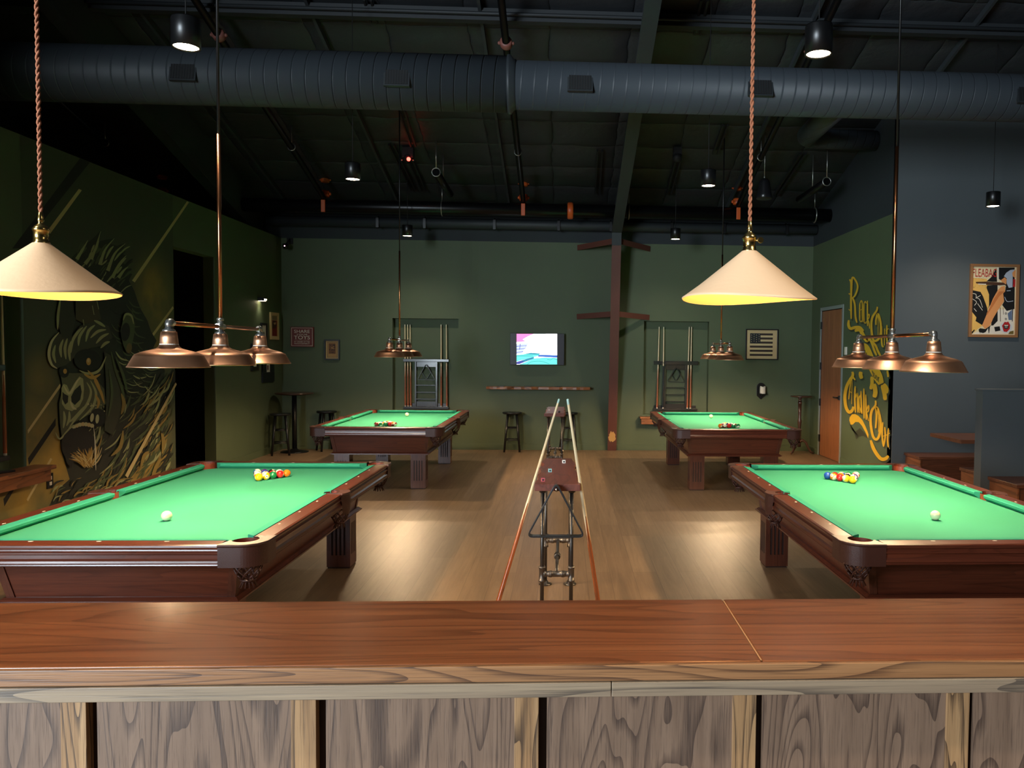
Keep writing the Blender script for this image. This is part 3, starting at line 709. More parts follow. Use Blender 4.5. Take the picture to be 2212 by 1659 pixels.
for sx in (-1, 1):
    for sy in (-1, 1): pocket_corner(t0, sx, sy)
    pocket_side(t0, sx)
mb = MB()
zt, zb = RZ-.104, .452
tx, ty, bx, by = .592, 1.205, .555, 1.155
Q = lambda x, y, z: [(-x, -y, z), (x, -y, z), (x, y, z), (-x, y, z)]
mb.hexa(Q(bx, by, zb), Q(tx, ty, zt))
cab = mb.build('cabinet', M['mahog'], t0)
for sx in (-1, 1):
    for sy in (-1, 1):
        m2 = MB()
        e = .006
        lo = [(sx*(bx-.035), sy*(by+e)), (sx*(bx+e), sy*(by+e)), (sx*(bx+e), sy*(by-.035))]
        hi = [(sx*(tx-.035), sy*(ty+e)), (sx*(tx+e), sy*(ty+e)), (sx*(tx+e), sy*(ty-.035))]
        L3 = [(x, y, zb) for x, y in lo]+[(sx*(bx-.035), sy*(by-.035), zb)]
        H3 = [(x, y, zt) for x, y in hi]+[(sx*(tx-.035), sy*(ty-.035), zt)]
        m2.hexa(L3, H3); m2.build('corner_post', M['mahogZ'], t0)
MB().hexa(Q(bx+.024, by+.024, .421), Q(bx+.024, by+.024, .429)).hexa(Q(bx+.037, by+.037, .429), Q(bx+.037, by+.037, .438)).hexa(Q(bx+.030, by+.030, .438), Q(bx+.014, by+.014, .452)).build('base_moulding', M['mahog'], t0)
for sx in (-1, 1):
    for sy in (-1, 1):
        x0, x1 = sorted((sx*.549, sx*.369)); y0, y1 = sorted((sy*1.177, sy*.997)); 
        if sy: y0, y1 = (y0, y1)
        leg(t0, x0, x1, y0, y1)
TABS = [t0]
for k in (1, 2, 3): TABS.append(dup(t0, (*TAB[k][:2], 0), TAB[k][2], 'mahogany pool table with green cloth '+TW[k]))
# ------------------------------------------------------------------ billiard balls
BR = .0286; BZ = CZ+BR
BC = {1: (236, 186, 20), 2: (28, 66, 150), 3: (206, 30, 30), 4: (84, 46, 116), 5: (238, 116, 22), 6: (24, 110, 62), 7: (122, 34, 32), 8: (18, 18, 20)}
BN = {1: 'yellow', 2: 'blue', 3: 'red', 4: 'purple', 5: 'orange', 6: 'green', 7: 'maroon', 8: 'black'}
def ball_mat(n):
    m, nt, p, N, L = nm('ball_paint_%d' % n)
    ivory = lin(244, 232, 196); c = lin(*BC[n if n < 9 else n-8]) if n else ivory
    p.inputs['Roughness'].default_value = .12; p.inputs['Coat Weight'].default_value = .5
    if n == 0: p.inputs['Base Color'].default_value = ivory; return m
    tc = N.new('ShaderNodeTexCoord'); sp = N.new('ShaderNodeSeparateXYZ'); L.new(tc.outputs['Object'], sp.inputs[0])
    def absgt(out, th):
        a = N.new('ShaderNodeMath'); a.operation = 'ABSOLUTE'; L.new(out, a.inputs[0])
        g = N.new('ShaderNodeMath'); g.operation = 'GREATER_THAN'; g.inputs[1].default_value = th; L.new(a.outputs[0], g.inputs[0]); return g.outputs[0]
    def mixc(f, A, B):
        x = N.new('ShaderNodeMix'); x.data_type = 'RGBA'; L.new(f, x.inputs['Factor'])
        for s, v in (('A', A), ('B', B)):
            if isinstance(v, tuple): x.inputs[s].default_value = v
            else: L.new(v, x.inputs[s])
        return x.outputs['Result']
    col = c
    if n > 8: col = mixc(absgt(sp.outputs['Z'], BR*.56), c, ivory)
    col = mixc(absgt(sp.outputs['X'], BR*.90), col, ivory)
    col = mixc(absgt(sp.outputs['X'], BR*.982), col, lin(30, 28, 28))
    L.new(col, p.inputs['Base Color']); return m
BM = {n: ball_mat(n) for n in range(16)}
def ball_mesh(n):
    mb = MB().sphere((0,0,0), BR, 24, 16); o = mb.build('billiard_ball', BM[n]); me = o.data
    bpy.data.objects.remove(o); return me
BME = {n: ball_mesh(n) for n in range(16)}
def ball(n, p, label, group, rot):
    o = bpy.data.objects.new('cue_ball' if n == 0 else 'billiard_ball', BME[n]); COL.objects.link(o); o.location = p; o.rotation_euler = rot
    return tag(o, label, 'ball', group)
def rack(ti, apex, d1, d2, rows):
    rnd = random.Random(ti+11)
    for r, row in enumerate(rows):
        for k, n in enumerate(row):                                # k=0 along d1 edge, k=r along d2 edge
            p = apex+(d1*(r-k)+d2*k)*(2*BR+.0004)
            nmb = BN[n if n < 9 else n-8]
            lab = ('%s and white striped ball' % nmb if n > 8 else 'solid %s ball' % nmb)
            lab += (' at the point of the rack' if r == 0 else ' in the rack of balls')+' on the '+TS[ti]
            ball(n, p, lab, 'racked balls on the '+TS[ti], (rnd.uniform(-1.2, 1.2), rnd.uniform(-1.2, 1.2), rnd.uniform(-1, 4)))
def rotz(v, a): return Vector((v.x*cos(a)-v.y*sin(a), v.x*sin(a)+v.y*cos(a), 0))
A = at_z(559, 1030.5, BZ); E_ = at_z(617, 1022.6, BZ); d2 = (E_-A); d2.z = 0; d2.normalize(); d1 = rotz(d2, pi/3)
rack(0, A, d1, d2, [[1], [11, 9], [14, 13, 6], [15, 2, 7, 3], [10, 4, 8, 12, 5]])
A = at_z(1842, 1036, BZ); E_ = at_z(1788.5, 1027.5, BZ); d1 = (E_-A); d1.z = 0; d1.normalize(); d2 = rotz(d1, -pi/3)
rack(1, A, d1, d2, [[1], [9, 12], [3, 8, 4], [13, 5, 14, 15], [2, 7, 10, 6, 11]])
def base_rack(ti, uL, uR, v, rows):
    a, b = at_z(uL, v, BZ), at_z(uR, v, BZ); mid = (a+b)/2; ex = (b-a); ex.z = 0; ex.normalize()
    ap = mid+rotz(ex, pi/2)*(4*sqrt(3)*BR)
    rack(ti, Vector((ap.x, ap.y, BZ)), rotz(ex, -2*pi/3), rotz(ex, -pi/3), rows)
base_rack(2, 814, 852, 916.6, [[1], [11, 9], [2, 8, 12], [10, 13, 4, 5], [7, 14, 6, 3, 15]])
base_rack(3, 1556, 1594, 920, [[1], [9, 12], [11, 8, 13], [4, 2, 10, 7], [5, 15, 3, 6, 14]])
for ti, (u, v) in enumerate(((360, 1114.3), (2020.5, 1113), (879.3, 895.2), (1536, 899.2))):
    ball(0, at_z(u, v, BZ), 'ivory cue ball alone on the cloth of the '+TS[ti], 'cue balls', (.3, .4, ti))
# ------------------------------------------------------------------ copper three-shade table lights
LZ, LSP = 1.604, .611
LAMPS = [(-2.021, 4.799), (2.197, 5.277), (-2.199, 10.759), (2.221, 11.305)]
STEM = [at_y(468, 290, 4.80).z, at_y(1940, 317, 5.28).z, at_y(862, 542, 10.76).z, at_y(1564, 550, 11.3).z]
SHADE = [(.190, 0), (.193, .003), (.188, .007), (.162, .056), (.155, .066), (.124, .079), (.090, .088), (.060, .097), (.049, .106), (.0435, .118), (.041, .15), (.037, .182), (.028, .184)]
SHIN = [(.187, .001), (.159, .054), (.122, .075), (.059, .093), (.047, .106), (.041, .13), (.035, .179), (.0, .180)]
BZL = .226
lm0 = None
def make_light(k):
    x, y = LAMPS[k]
    t = thing('table_light', '', 'pendant light', (x, y, LZ), 0, 'copper three-shade lights')
    for j in (-1, 0, 1):
        c = (0, j*LSP, 0)
        sh = MB().lathe(SHADE, 48, (0,0,0), cap=False).build('shade', M['copper'], t, c)
        MB().lathe(SHIN, 32, (0,0,0), cap=False).build('shade_lining', M['white'], sh)
        MB().sphere((0, 0, .066), .030, 12, 8).build('bulb', M['bulb'], sh)
        f = MB().lathe([(.030, .181), (.031, .191), (.024, .195), (.018, .199), (.016, .214)], 16, c)
        if j: f.tube([(0, j*LSP, .205), (0, j*LSP, .219), (0, j*LSP-j*.006, .230), (0, j*LSP-j*.02, BZL+.006), (0, j*LSP-j*.045, BZL)], [.016, .019, .020, .019, .016], 12)
        else: f.tube([(0, -.045, BZL), (0, .045, BZL)], .017, 12).tube([(0, 0, .205), (0, 0, BZL+.045)], .017, 12).lathe([(.02, BZL+.035), (.02, BZL+.048), (.012, BZL+.052)], 12)
        f.build('pipe_fitting', M['galv'], t)
    MB().cyl((0, -LSP+.03, BZL), (0, LSP-.03, BZL), .0115, 12).build('crossbar', M['copperpipe'], t)
    MB().cyl((0, 0, BZL+.04), (0, 0, STEM[k]-LZ), .0115, 12).build('copper_stem', M['copperpipe'], t)
    MB().cyl((0, 0, STEM[k]-LZ-.01), (0, 0, roof(y)-LZ), .0085, 10).build('black_rod', M['black'], t)
    return t
for k in range(4):
    if k == 0: t = make_light(0)
    else:
        t = dup(TL0, (*LAMPS[k], LZ))
        for c in t.children:
            if c.name.startswith('copper_stem') or c.name.startswith('black_rod'):
                c.data = c.data.copy(); lo = BZL+.04 if 'stem' in c.name else STEM[k]-LZ-.01; hi = STEM[k]-LZ if 'stem' in c.name else roof(LAMPS[k][1])-LZ
                mid = sum(v.co.z for v in c.data.vertices)/len(c.data.vertices)
                for v in c.data.vertices: v.co.z = lo if v.co.z < mid else hi
    if k == 0: TL0 = t
    t['label'] = 'copper light with three shades hanging over the '+TS[k]
def point(name, loc, e, r=.03, col=(1., .80, .56)):
    l = bpy.data.lights.new(name, 'POINT'); l.energy = e; l.shadow_soft_size = r; l.color = col
    o = bpy.data.objects.new(name, l); COL.objects.link(o); o.location = loc; return o
# ------------------------------------------------------------------ the two cream cone lamps over the bar
CY_ = 1.77
for n, (u, v, w, ph) in enumerate(((91, 636, 'above the mural end of the bar', 1.2), (1617, 648, 'over the middle of the bar', .6))):
    c = at_y(u, v, CY_)
    t = thing('cone_pendant', 'wide cream cone lamp on a twisted copper cord '+w, 'pendant light', c, 0, 'cream cone lamps')
    R, Hh = .1475, .108
    prof = [(R, 0.), (R+.001, .0025), (R-.004, .006), (R*.75, Hh*.285), (R*.5, Hh*.567), (R*.25, Hh*.848), (.017, Hh), (.014, Hh+.002)]
    inn = [(R-.0005, .0005), (R*.74, Hh*.26), (R*.49, Hh*.54), (R*.24, Hh*.82), (.014, Hh-.004)]
    wv = lambda tt, r: .0045*sin(2*tt+ph)*(r/R)**2
    sh = MB().lathe(prof, 64, cap=False, wave=wv).build('shade', M['cream'], t)
    MB().lathe(inn, 64, cap=False, wave=wv).build('shade_lining', M['bulbtint'], sh)
    MB().lathe([(.0145, Hh-.004), (.016, Hh), (.016, Hh+.003), (.0142, Hh+.004), (.0142, Hh+.026), (.0162, Hh+.027), (.0162, Hh+.031), (.012, Hh+.037), (.006, Hh+.042), (.0055, Hh+.047), (.0065, Hh+.048), (.0065, Hh+.050), (.0045, Hh+.066), (.003, Hh+.067)], 24).build('socket', M['brass'], t)
    if n: MB().cyl((.01, -.006, Hh+.023), (.02, -.012, Hh+.023), .002, 8).lathe([(.0065, -.003), (.007, 0), (.0065, .003)], 14, (.021, -.014, Hh+.023), M=Matrix.Rotation(pi/2, 3, 'X')).build('switch_key', M['brass'], t)
    MB().lathe([(.001, .012), (.018, .018), (.030, .036), (.026, .056), (.012, .08), (.011, Hh)], 20, cap=False).build('bulb', None or flat('clear_bulb_%d' % n, lin(255, 220, 150), .1, emit=lin(255, 180, 80), es=6.), t)
    top = roof(CY_)-c.z
    for q in (0, pi):
        npt = int((top-Hh-.065)/.0045); pts = []
        for i in range(npt+1):
            z = Hh+.065+(top-Hh-.065)*i/npt; a = z/.030*2*pi+q; pts.append((.0024*cos(a), .0024*sin(a), z))
        MB().tube(pts, .0025, 5).build('cord', M['cord'], t)
# ------------------------------------------------------------------ bar counter
BT = 1.10; BY0, BY1 = 1.528, 1.935
bar = thing('bar_counter', 'long oak bar counter with panelled front running across the foreground', 'bar counter', (0, (BY0+BY1)/2, 0))
jx = at_z(1600, 1355, BT).x; bx0, bx1 = -3.4, 3.2
part(MB().box(bx0, jx-.0015, BY0+.012, BY1, BT-.035, BT), 'countertop', M['oak'], bar, .003)
part(MB().box(jx+.0015, bx1, BY0+.012, BY1, BT-.035, BT), 'countertop', M['oak'], bar, .003)
part(MB().box(jx-.0015, jx+.0015, BY0+.02, BY1-.01, BT-.03, BT-.0008), 'joint_filler', flat('pale_filler', lin(196, 150, 104), .4), bar, label='pale line of filler between the two tops')
z1, z2 = at_y(1106, 1474, BY0).z, at_y(1106, 1506, BY0).z
part(MB().box(bx0, bx1, BY0, BY0+.0115, z1, BT-.001), 'edge_board', M['oakedge'], bar, .002)
for q0, q1 in ((bx0, jx-.3), (jx-.2985, bx1)): part(MB().box(q0, q1, BY0-.004, BY0+.03, z2, z1-.001), 'apron_board', M['oaktrim'], bar, .0015)
part(MB().box(bx0, bx1, BY0+.05, BY1-.05, .08, z2), 'carcass', M['gap'], bar)
part(MB().box(bx0, bx1, BY0+.09, BY1-.04, 0, .08), 'plinth', M['gap'], bar)
gaps = [(189, 210), (684, 704), (1163.5, 1181), (1632, 1648), (2091, 2103)]
gx = [tuple(at_y(u, 1580, BY0+.03).x for u in g) for g in gaps]
gx = [(gx[0][0]-.308, gx[0][1]-.308)]+gx+[(gx[-1][0]+.308, gx[-1][1]+.308), (gx[-1][0]+.616, gx[-1][1]+.616)]
for (a0, a1), (c0, c1) in zip(gx[:-1], gx[1:]):
    st = .048
    part(MB().box(a1, c0-st, BY0+.030, BY0+.05, .08, z2), 'front_panel', M['oakpanel'], bar)
    part(MB().box(c0-st, c0, BY0+.026, BY0+.05, .08, z2), 'stile', M['oakstile'], bar, .001)
for q0, q1 in ((bx0, gx[0][0]), (gx[-1][1], bx1)): part(MB().box(q0, q1, BY0+.03, BY0+.05, .08, z2), 'front_panel', M['oakpanel'], bar)
part(MB().box(bx0, bx1, BY1-.05, BY1-.03, 0, BT-.035), 'back_panel', M['oakpanel'], bar)
# ------------------------------------------------------------------ pipe-leg drink tables down the aisle
PT = .905
def fitting(mb, c, ax, L=.045, r=.019):
    Mx = Vector((0,0,1)).rotation_difference(Vector(ax)).to_matrix()
    return mb.lathe([(r*.8, -L), (r*1.15, -L), (r*1.15, -L+.012), (r, -L+.014), (r, L-.014), (r*1.15, L-.012), (r*1.15, L), (r*.8, L)], 12, c, M=Mx)
def pipe_table(base, y0, y1, w0, w1, label, seed):
    rnd = random.Random(seed)
    t = thing('drink_table', label, 'table', base, 0, 'pipe-leg drink tables')
    n = 12; lo, hi = [], []
    for k in range(n+1):
        q = k/n; y = y0+(y1-y0)*q; w = (w0+(w1-w0)*q)/2
        j = .010*sin(k*1.9+seed)+.006*rnd.uniform(-1, 1)
        lo.append((-w-j, y)); hi.append((w+.010*sin(k*1.3+2*seed), y))
    poly = lo+hi[::-1]
    MB().prism(poly, lambda x, y, z: (x, y, z), PT-.042, PT, 0).build('tabletop', M['walnut'], t, None, .003)
    lx, ya, yb = .090, y0+.12, y1-.16; zf = .325
    for y in (ya, yb):
        for s in (-1, 1):
            l = MB().cyl((s*lx, y, .01), (s*lx, y, PT-.042), .0125, 14)
            l.lathe([(.046, 0), (.046, .008), (.024, .012), (.021, .028), (.013, .03)], 20, (s*lx, y, 0)).lathe([(.013, -.03), (.021, -.028), (.024, -.012), (.046, -.008), (.046, 0)], 20, (s*lx, y, PT-.042))
            o = l.build('leg', M['ironpipe'], t)
            fitting(fitting(MB(), (s*lx, y, zf), (0,0,1), .048), (s*(lx-.03), y, zf), (1,0,0), .022, .018).build('tee_fitting', M['ironfit'], o)
        c = MB().cyl((-lx, y, zf), (lx, y, zf), .0115, 12); fitting(c, (0, y, zf), (1,0,0), .042)
        c.build('crosspiece', M['ironfit'], t)
    s = MB().cyl((0, ya, zf), (0, yb, zf), .0115, 12); fitting(s, (0, (ya+yb)/2, zf), (0,1,0), .03)
    s.build('stretcher', M['ironpipe'], t)
    return t
tx = at_z(1201, 1052, PT).x; ty0 = at_z(1201, 1046, PT).y; ty1 = at_z(1208, 990, PT).y
xx = at_z(1205, 1020, PT).x
d0 = pipe_table((xx, 0, 0), ty0, ty1, .262, .212, 'drink table on iron pipe legs holding chalk cubes, nearer the bar', 1)
for o in (d0,):
    for c in o.children: c.location.y -= (ty0+ty1)/2
    o.location.y = (ty0+ty1)/2
fy0 = at_z(1200, 893, PT).y; fy1 = at_z(1200, 878.5, PT).y; fx = at_z(1200, 886, PT).x
d1 = pipe_table((fx, 0, 0), fy0, fy1, .25, .24, 'drink table on iron pipe legs standing near the back wall stools', 2)
for c in d1.children: c.location.y -= (fy0+fy1)/2
d1.location.y = (fy0+fy1)/2
for u, v, c, n in ((1173, 1036, (200, 96, 104), 'pinkish red'), (1188, 1016, (150, 196, 196), 'pale teal'), (1218, 997, (226, 226, 220), 'white')):
    p = at_z(u, v, PT+.011)
    p.z = PT
    t = thing('chalk_cube', n+' cue chalk cube on the nearer drink table', 'chalk', p, .1, 'chalk cubes on the drink table')
    MB().box(-.0115, .0115, -.0115, .0115, 0, .022).build('paper_sleeve', flat('chalk_sleeve_'+n.replace(' ', '_'), lin(*c), .6), t, None, .0015)
    MB().box(-.010, .010, -.010, .010, .022, .0232).box(-.006, .006, -.0122, -.0114, .006, .016, 1).build('chalk_top', [flat('chalk_'+n.replace(' ', '_'), lin(*[int(q*.75) for q in c]), .9), M['ink']], t)
for k, (u, v) in enumerate(((1186, 886), (1208, 890))):
    p = at_z(u, v, PT+.008); p.z = PT
    t = thing('chalk_cube', ('pale' if k == 0 else 'dark')+' cue chalk cube on the farther drink table', 'chalk', p, .2, 'chalk cubes on the drink table')
    MB().box(-.0115, .0115, -.0115, .0115, 0, .022).build('paper_sleeve', flat('chalk_sleeve_far%d' % k, lin(*((220, 196, 190), (40, 38, 40))[k]), .6), t, None, .0015)
    MB().box(-.010, .010, -.010, .010, .022, .0232).build('chalk_top', flat('chalk_far%d' % k, lin(*((190, 150, 140), (50, 60, 80))[k]), .9), t)
# ------------------------------------------------------------------ cues
def cue(butt, tip, label, group, L=1.46, dark=False, tipc=(176, 206, 196)):
    butt, tip = Vector(butt), Vector(tip); d = (tip-butt).normalized()
    t = thing('pool_cue', label, 'cue', butt, 0, group)
    t.rotation_euler = d.to_track_quat('Z', 'Y').to_euler()
    r = lambda z: .0162+(.0076-.0162)*(z/L)**.9
    bz = .70 if not dark else .74
    pr = lambda a, b, n=8: [(r(a+(b-a)*k/n), a+(b-a)*k/n) for k in range(n+1)]
    MB().lathe([(.001, 0), (.013, 0), (.0152, .004), (.0156, .02), (.016, .022)], 14).build('bumper', M['offwhite'] if not dark else M['white'], t)
    m = MB(); m.lathe(pr(.02, bz), 14, cap=False)
    m.build('butt', M['buttwood'] if not dark else M['black'], t)
    s = MB(); s.lathe(pr(bz, L-.03), 14, cap=False)
    sh = s.build('shaft', M['maple'], t)
    if not dark:
        p = MB()                                                   # pale points spliced into the butt
        for k in range(4):
            a = k*pi/2; rr = r(.55)+.0008
            p.add([(r(bz)*1.02*cos(a-.6), r(bz)*1.02*sin(a-.6), bz), (r(bz)*1.02*cos(a+.6), r(bz)*1.02*sin(a+.6), bz), (rr*cos(a), rr*sin(a), .50), (r(bz)*1.06*cos(a), r(bz)*1.06*sin(a), bz)], [(0, 3, 2), (3, 1, 2)], 0, True)
        p.build('splice_points', M['maple'], t)
    MB().lathe([(r(L-.03), L-.03), (.0076, L-.006), (.0072, L), (.005, L+.003), (.001, L+.004)], 12, cap=False).build('ferrule', flat('ferrule_%d%d%d' % tipc, lin(*tipc), .4) if 'ferrule_%d%d%d' % tipc not in bpy.data.materials else bpy.data.materials['ferrule_%d%d%d' % tipc], t)
    return t
tl = at_z(1166, 1008, PT); tl.x -= .007
uB = at_z(1073.5, 1308, 0.016)
dr = (tl-uB).normalized(); cue(uB, uB+dr, 'wooden cue leaning on the mural-side edge of the nearer drink table', 'cues leaning on the drink table')
tl = at_z(1249, 1042, PT); tl.x += .012
uB = at_z(1296, 1327, 0.016)
dr = (tl-uB).normalized(); cue(uB, uB+dr, 'wooden cue leaning on the booth-side edge of the nearer drink table', 'cues leaning on the drink table')
# triangle rack
def triangle(name, label, cat, pts, y, th, wd, mat_, group, diamond=False):
    # rounded polygon outline in the x-z plane, extruded along y
    n = len(pts); path = []
    for i in range(n):
        p, a, b = Vector((*pts[i],)), Vector((*pts[i-1],)), Vector((*pts[(i+1) % n],))
        e = .035; pa, pb = p+(a-p).normalized()*e, p+(b-p).normalized()*e
        for k in range(6): q = k/5; path.append(pa*(1-q)**2+p*2*q*(1-q)+pb*q*q)
    m = len(path); cen = sum(path, Vector((0, 0)))/m
    o = bpy.data.objects
    mb = MB(); vs = []
    for k in range(m):
        a, b = path[k-1], path[(k+1) % m]; nrm = Vector((b.y-a.y, -(b.x-a.x))).normalized()
        if (path[k]-cen).dot(nrm) < 0: nrm = -nrm
        for s, yy in ((.5, -wd/2), (.5, wd/2), (-.5, wd/2), (-.5, -wd/2)):
            q = path[k]+nrm*th*s; vs.append((q.x, yy, q.y))
    fs = []
    for k in range(m):
        j = (k+1) % m
        for c in range(4): fs.append((k*4+c, k*4+(c+1) % 4, j*4+(c+1) % 4, j*4+c))
    mb.add(vs, fs)
    t = mb.build(name, mat_, None, (0, y, 0), .001)
    return tag(t, label, cat, group)
ry = ty0-.048
A_, B_, C_ = at_y(1201.5, 1047, ry), at_y(1139, 1158, ry), at_y(1262.5, 1158, ry)
plastic = flat('black_plastic', lin(40, 42, 44), .35)
tr = triangle('ball_rack', 'black plastic triangle rack hung from the end of the nearer drink table', 'ball rack', [(A_.x, A_.z+.012), (B_.x, B_.z), (C_.x, C_.z)], ry, .009, .05, plastic, 'triangle racks')
hk = at_y(1202, 1055, ty0-.03)
solo(MB().cyl((hk.x, ty0-.075, PT-.028), (hk.x, ty0+.002, PT-.028), .006, 10).cyl((hk.x, ty0-.075, PT-.03), (hk.x, ty0-.075, PT-.012), .006, 10), 'hook', M['chrome'], (hk.x, ty0, PT-.028), 'small steel hook on the end of the nearer drink table', 'hook')
# ------------------------------------------------------------------ stools
ST0 = None
def stool(u, v, label, rz=.3, h=.665):
    global ST0
    p = at_z(u, v, 0); p.y = min(p.y, YB-.21); p = at_y(u, v, p.y); p.z = 0; p.x = max(p.x, XL+.21)
    if ST0: return dup(ST0, p, rz, label)
    t = thing('bar_stool', label, 'stool', p, rz, 'black wooden bar stools')
    MB().lathe([(.001, h-.032), (.15, h-.032), (.163, h-.022), (.165, h-.010), (.158, h-.001), (.13, h), (.001, h-.003)], 32, cap=False).build('seat', M['black'], t)
    tp, bt = .105, .165
    for k in range(4):
        a = k*pi/2+pi/4; c, s = cos(a), sin(a)
        MB().tube([(bt*c*1.1, bt*s*1.1, 0), (tp*c, tp*s, h-.03)], [.017, .021], 12).build('leg', M['black'], t)
    for z in (.20, .22, .40, .42):
        k0 = 0 if z in (.20, .40) else 1
        q = z/(h-.03); rr = (bt*1.1)*(1-q)+tp*q
        for k in (k0, k0+2):
            a0, a1 = k*pi/2+pi/4, (k+1)*pi/2+pi/4
            MB().cyl((rr*cos(a0), rr*sin(a0), z), (rr*cos(a1), rr*sin(a1), z), .010, 8).build('stretcher', M['black'], t)
    ST0 = t; return t
stool(1106, 972.5, 'black wooden bar stool under the live-edge shelf, its legs fully in view', .05)
stool(1227, 972.0, 'black wooden bar stool behind the farther drink table', .1)
stool(606, 982.5, 'black wooden bar stool in front of the round high table', .35)
stool(706, 972.5, 'black wooden bar stool behind the stool-side rear table', .6)
# round pub table in the corner
p = at_z(636, 976, 0); p.y = min(p.y, YB-.42)
p.x = at_y(636, 900, p.y).x
zt = at_y(628, 848, p.y).z
t = thing('pub_table', 'round high table with black pedestal in the corner by the framed pictures', 'table', p)
rt = .30; p.x = max(p.x, XL+rt+.015)
MB().lathe([(.001, zt-.03), (rt-.02, zt-.03), (rt, zt-.02), (rt, zt-.004), (rt-.01, zt), (.001, zt)], 40, cap=False).build('tabletop', M['darkwood'], t)
MB().cyl((0, 0, .02), (0, 0, zt-.03), .038, 20).lathe([(.16, zt-.04), (.16, zt-.031), (.04, zt-.045)], 20).build('pedestal', M['black'], t)
MB().lathe([(.001, 0), (.215, 0), (.22, .008), (.20, .018), (.08, .035), (.04, .06)], 36, cap=False).build('base', M['black'], t)
# tall turned pedestal table in the right corner
p = at_z(1727, 977, 0); p.y = min(p.y, YB-.4); zt = at_y(1731, 855, p.y).z; rt = (at_y(1755, 855, p.y).x-at_y(1709, 855, p.y).x)/2
p.x = at_y(1727, 920, p.y).x
t = thing('pedestal_table', 'slim dark table on a turned post with three curved feet near the wooden door', 'table', p)
MB().lathe([(.001, zt-.02), (rt-.01, zt-.02), (rt, zt-.012), (rt-.004, zt), (.001, zt)], 32, (at_y(1731, 855, p.y).x-p.x, 0, 0), cap=False).build('tabletop', M['darkwood'], t)
prof = [(.03, .12), (.03, .16), (.022, .2), (.034, .25), (.034, .3), (.02, .34), (.03, .38), (.022, .42), (.03, .5), (.036, .56), (.024, .6), (.028, .7), (.032, .9), (.024, zt-.16), (.036, zt-.12), (.022, zt-.09), (.026, zt-.05), (.05, zt-.02)]
MB().lathe(prof, 18).build('post', M['darkwood'], t)
for k in range(3):
    a = radians(-20+120*k)
    pts = [(r*cos(a), r*sin(a), z) for r, z in ((.0, .2), (.06, .235), (.11, .20), (.15, .11), (.19, .045), (.24, .022))]
    MB().tube(pts, [.026, .026, .023, .02, .019, .016], 10).build('foot', M['darkwood'], t)
# ------------------------------------------------------------------ cue racks in the wall niches
def cue_rack(box, yb, label, gp):
    # box: u-range and v-values measured on the rack, yb: plane the rack is fixed to
    yf = yb-.06
    (uL, uR, vT, vT2, vB, vB2, s0, s1, s2, s3) = box
    X = lambda u, v=820: at_y(u, v, yf).x
    Z = lambda v, u=920: at_y(u, v, yf).z
    uc = (uL+uR)/2
    zT, zT2, zB, zB2 = Z(vT, uc), Z(vT2, uc), Z(vB, uc), Z(vB2, uc)
    c = thing('cue_rack', label, 'cue rack', (X(uc), yb, zB2), 0, 'wall cue racks')
    part(MB().box(X(uL), X(uR), yb-.095, yb-.04, zT2, zT), 'cue_rail', M['blacksatin'], c, .004)
    part(MB().box(X(uL), X(uR), yb-.10, yb, zB2, zB2+.035).box(X(uL)+.02, X(uR)-.02, yb-.03, yb, zB2, zB), 'base_shelf', M['blacksatin'], c, .004)
    for a, b in ((s0, s1), (s2, s3)): part(MB().box(X(a), X(b), yb-.07, yb, zB2+.03, zT2+.01), 'upright', M['blacksatin'], c, .003)
    part(MB().box(X(s1), X(s2), yb-.04, yb-.015, zT2-.09, zT2), 'header_board', M['blacksatin'], c, .003)
    part(MB().box(X(s1), X(s2), yb-.04, yb-.01, zB2+.035, zB+.03), 'foot_board', M['blacksatin'], c, .003)
    zs = zT2-.09; 
    for k in (.565, .735, .90): 
        z = zT2+(zB-zT2)*k; part(MB().box(X(s1), X(s2), yb-.075, yb-.01, z-.008, z+.008), 'ball_shelf', M['blacksatin'], c, .002)
    return c, X, Z, zB2+.035, zT2
M['blacksatin'] = flat('black_lacquer', lin(30, 31, 34), .33, coat=.3)
def rack_clip(c, x, z, y):
    part(MB().tube([(x+.0185*cos(t), y+.0185*sin(t), z) for t in [2*pi*k/10 for k in range(10)]], .0055, 6, closed=True), 'cue_clip', M['black'], c)
cA, XA, ZA, zbA, zcA = cue_rack((871.6, 970, 775.6, 781.5, 871, 883, 896, 899.5, 941, 945), YB+ND, 'black cue rack with five cues in the wall niche behind the stool-side rear table', '')
for k, (ut, ub) in enumerate(((874.6, 875.5), (880.3, 881.5), (885.8, 887.2), (952.7, 953.2), (964, 965.4))):
    yy = YB+ND-.072
    xb, xt = at_y(ub, 876, yy).x, at_y(ut, 702, yy).x
    zt = at_y(ut, 701, yy).z
    rack_clip(cA, xb+(xt-xb)*.5, (zcA+ZA(775.6))/2-.03, yy)
    w = ('outermost on the mural side of', 'second from the mural side on', 'third from the mural side on', 'just right of the ladder frame of', 'last on the column side of')[k]
    cue((xb, yy, zbA+.001), (xt, yy, zt), 'wooden cue '+w+' the rack behind the stool-side rear table', 'cues on the stool-side wall rack', zt-zbA-.004, False, (222, 214, 190))
cB, XB, ZB, zbB, zcB = cue_rack((1411.5, 1507, 780, 788, 876, 887, 1432, 1438, 1480, 1486), YB+ND, 'black cue rack with four cues in the wall niche behind the door-side rear table', '')
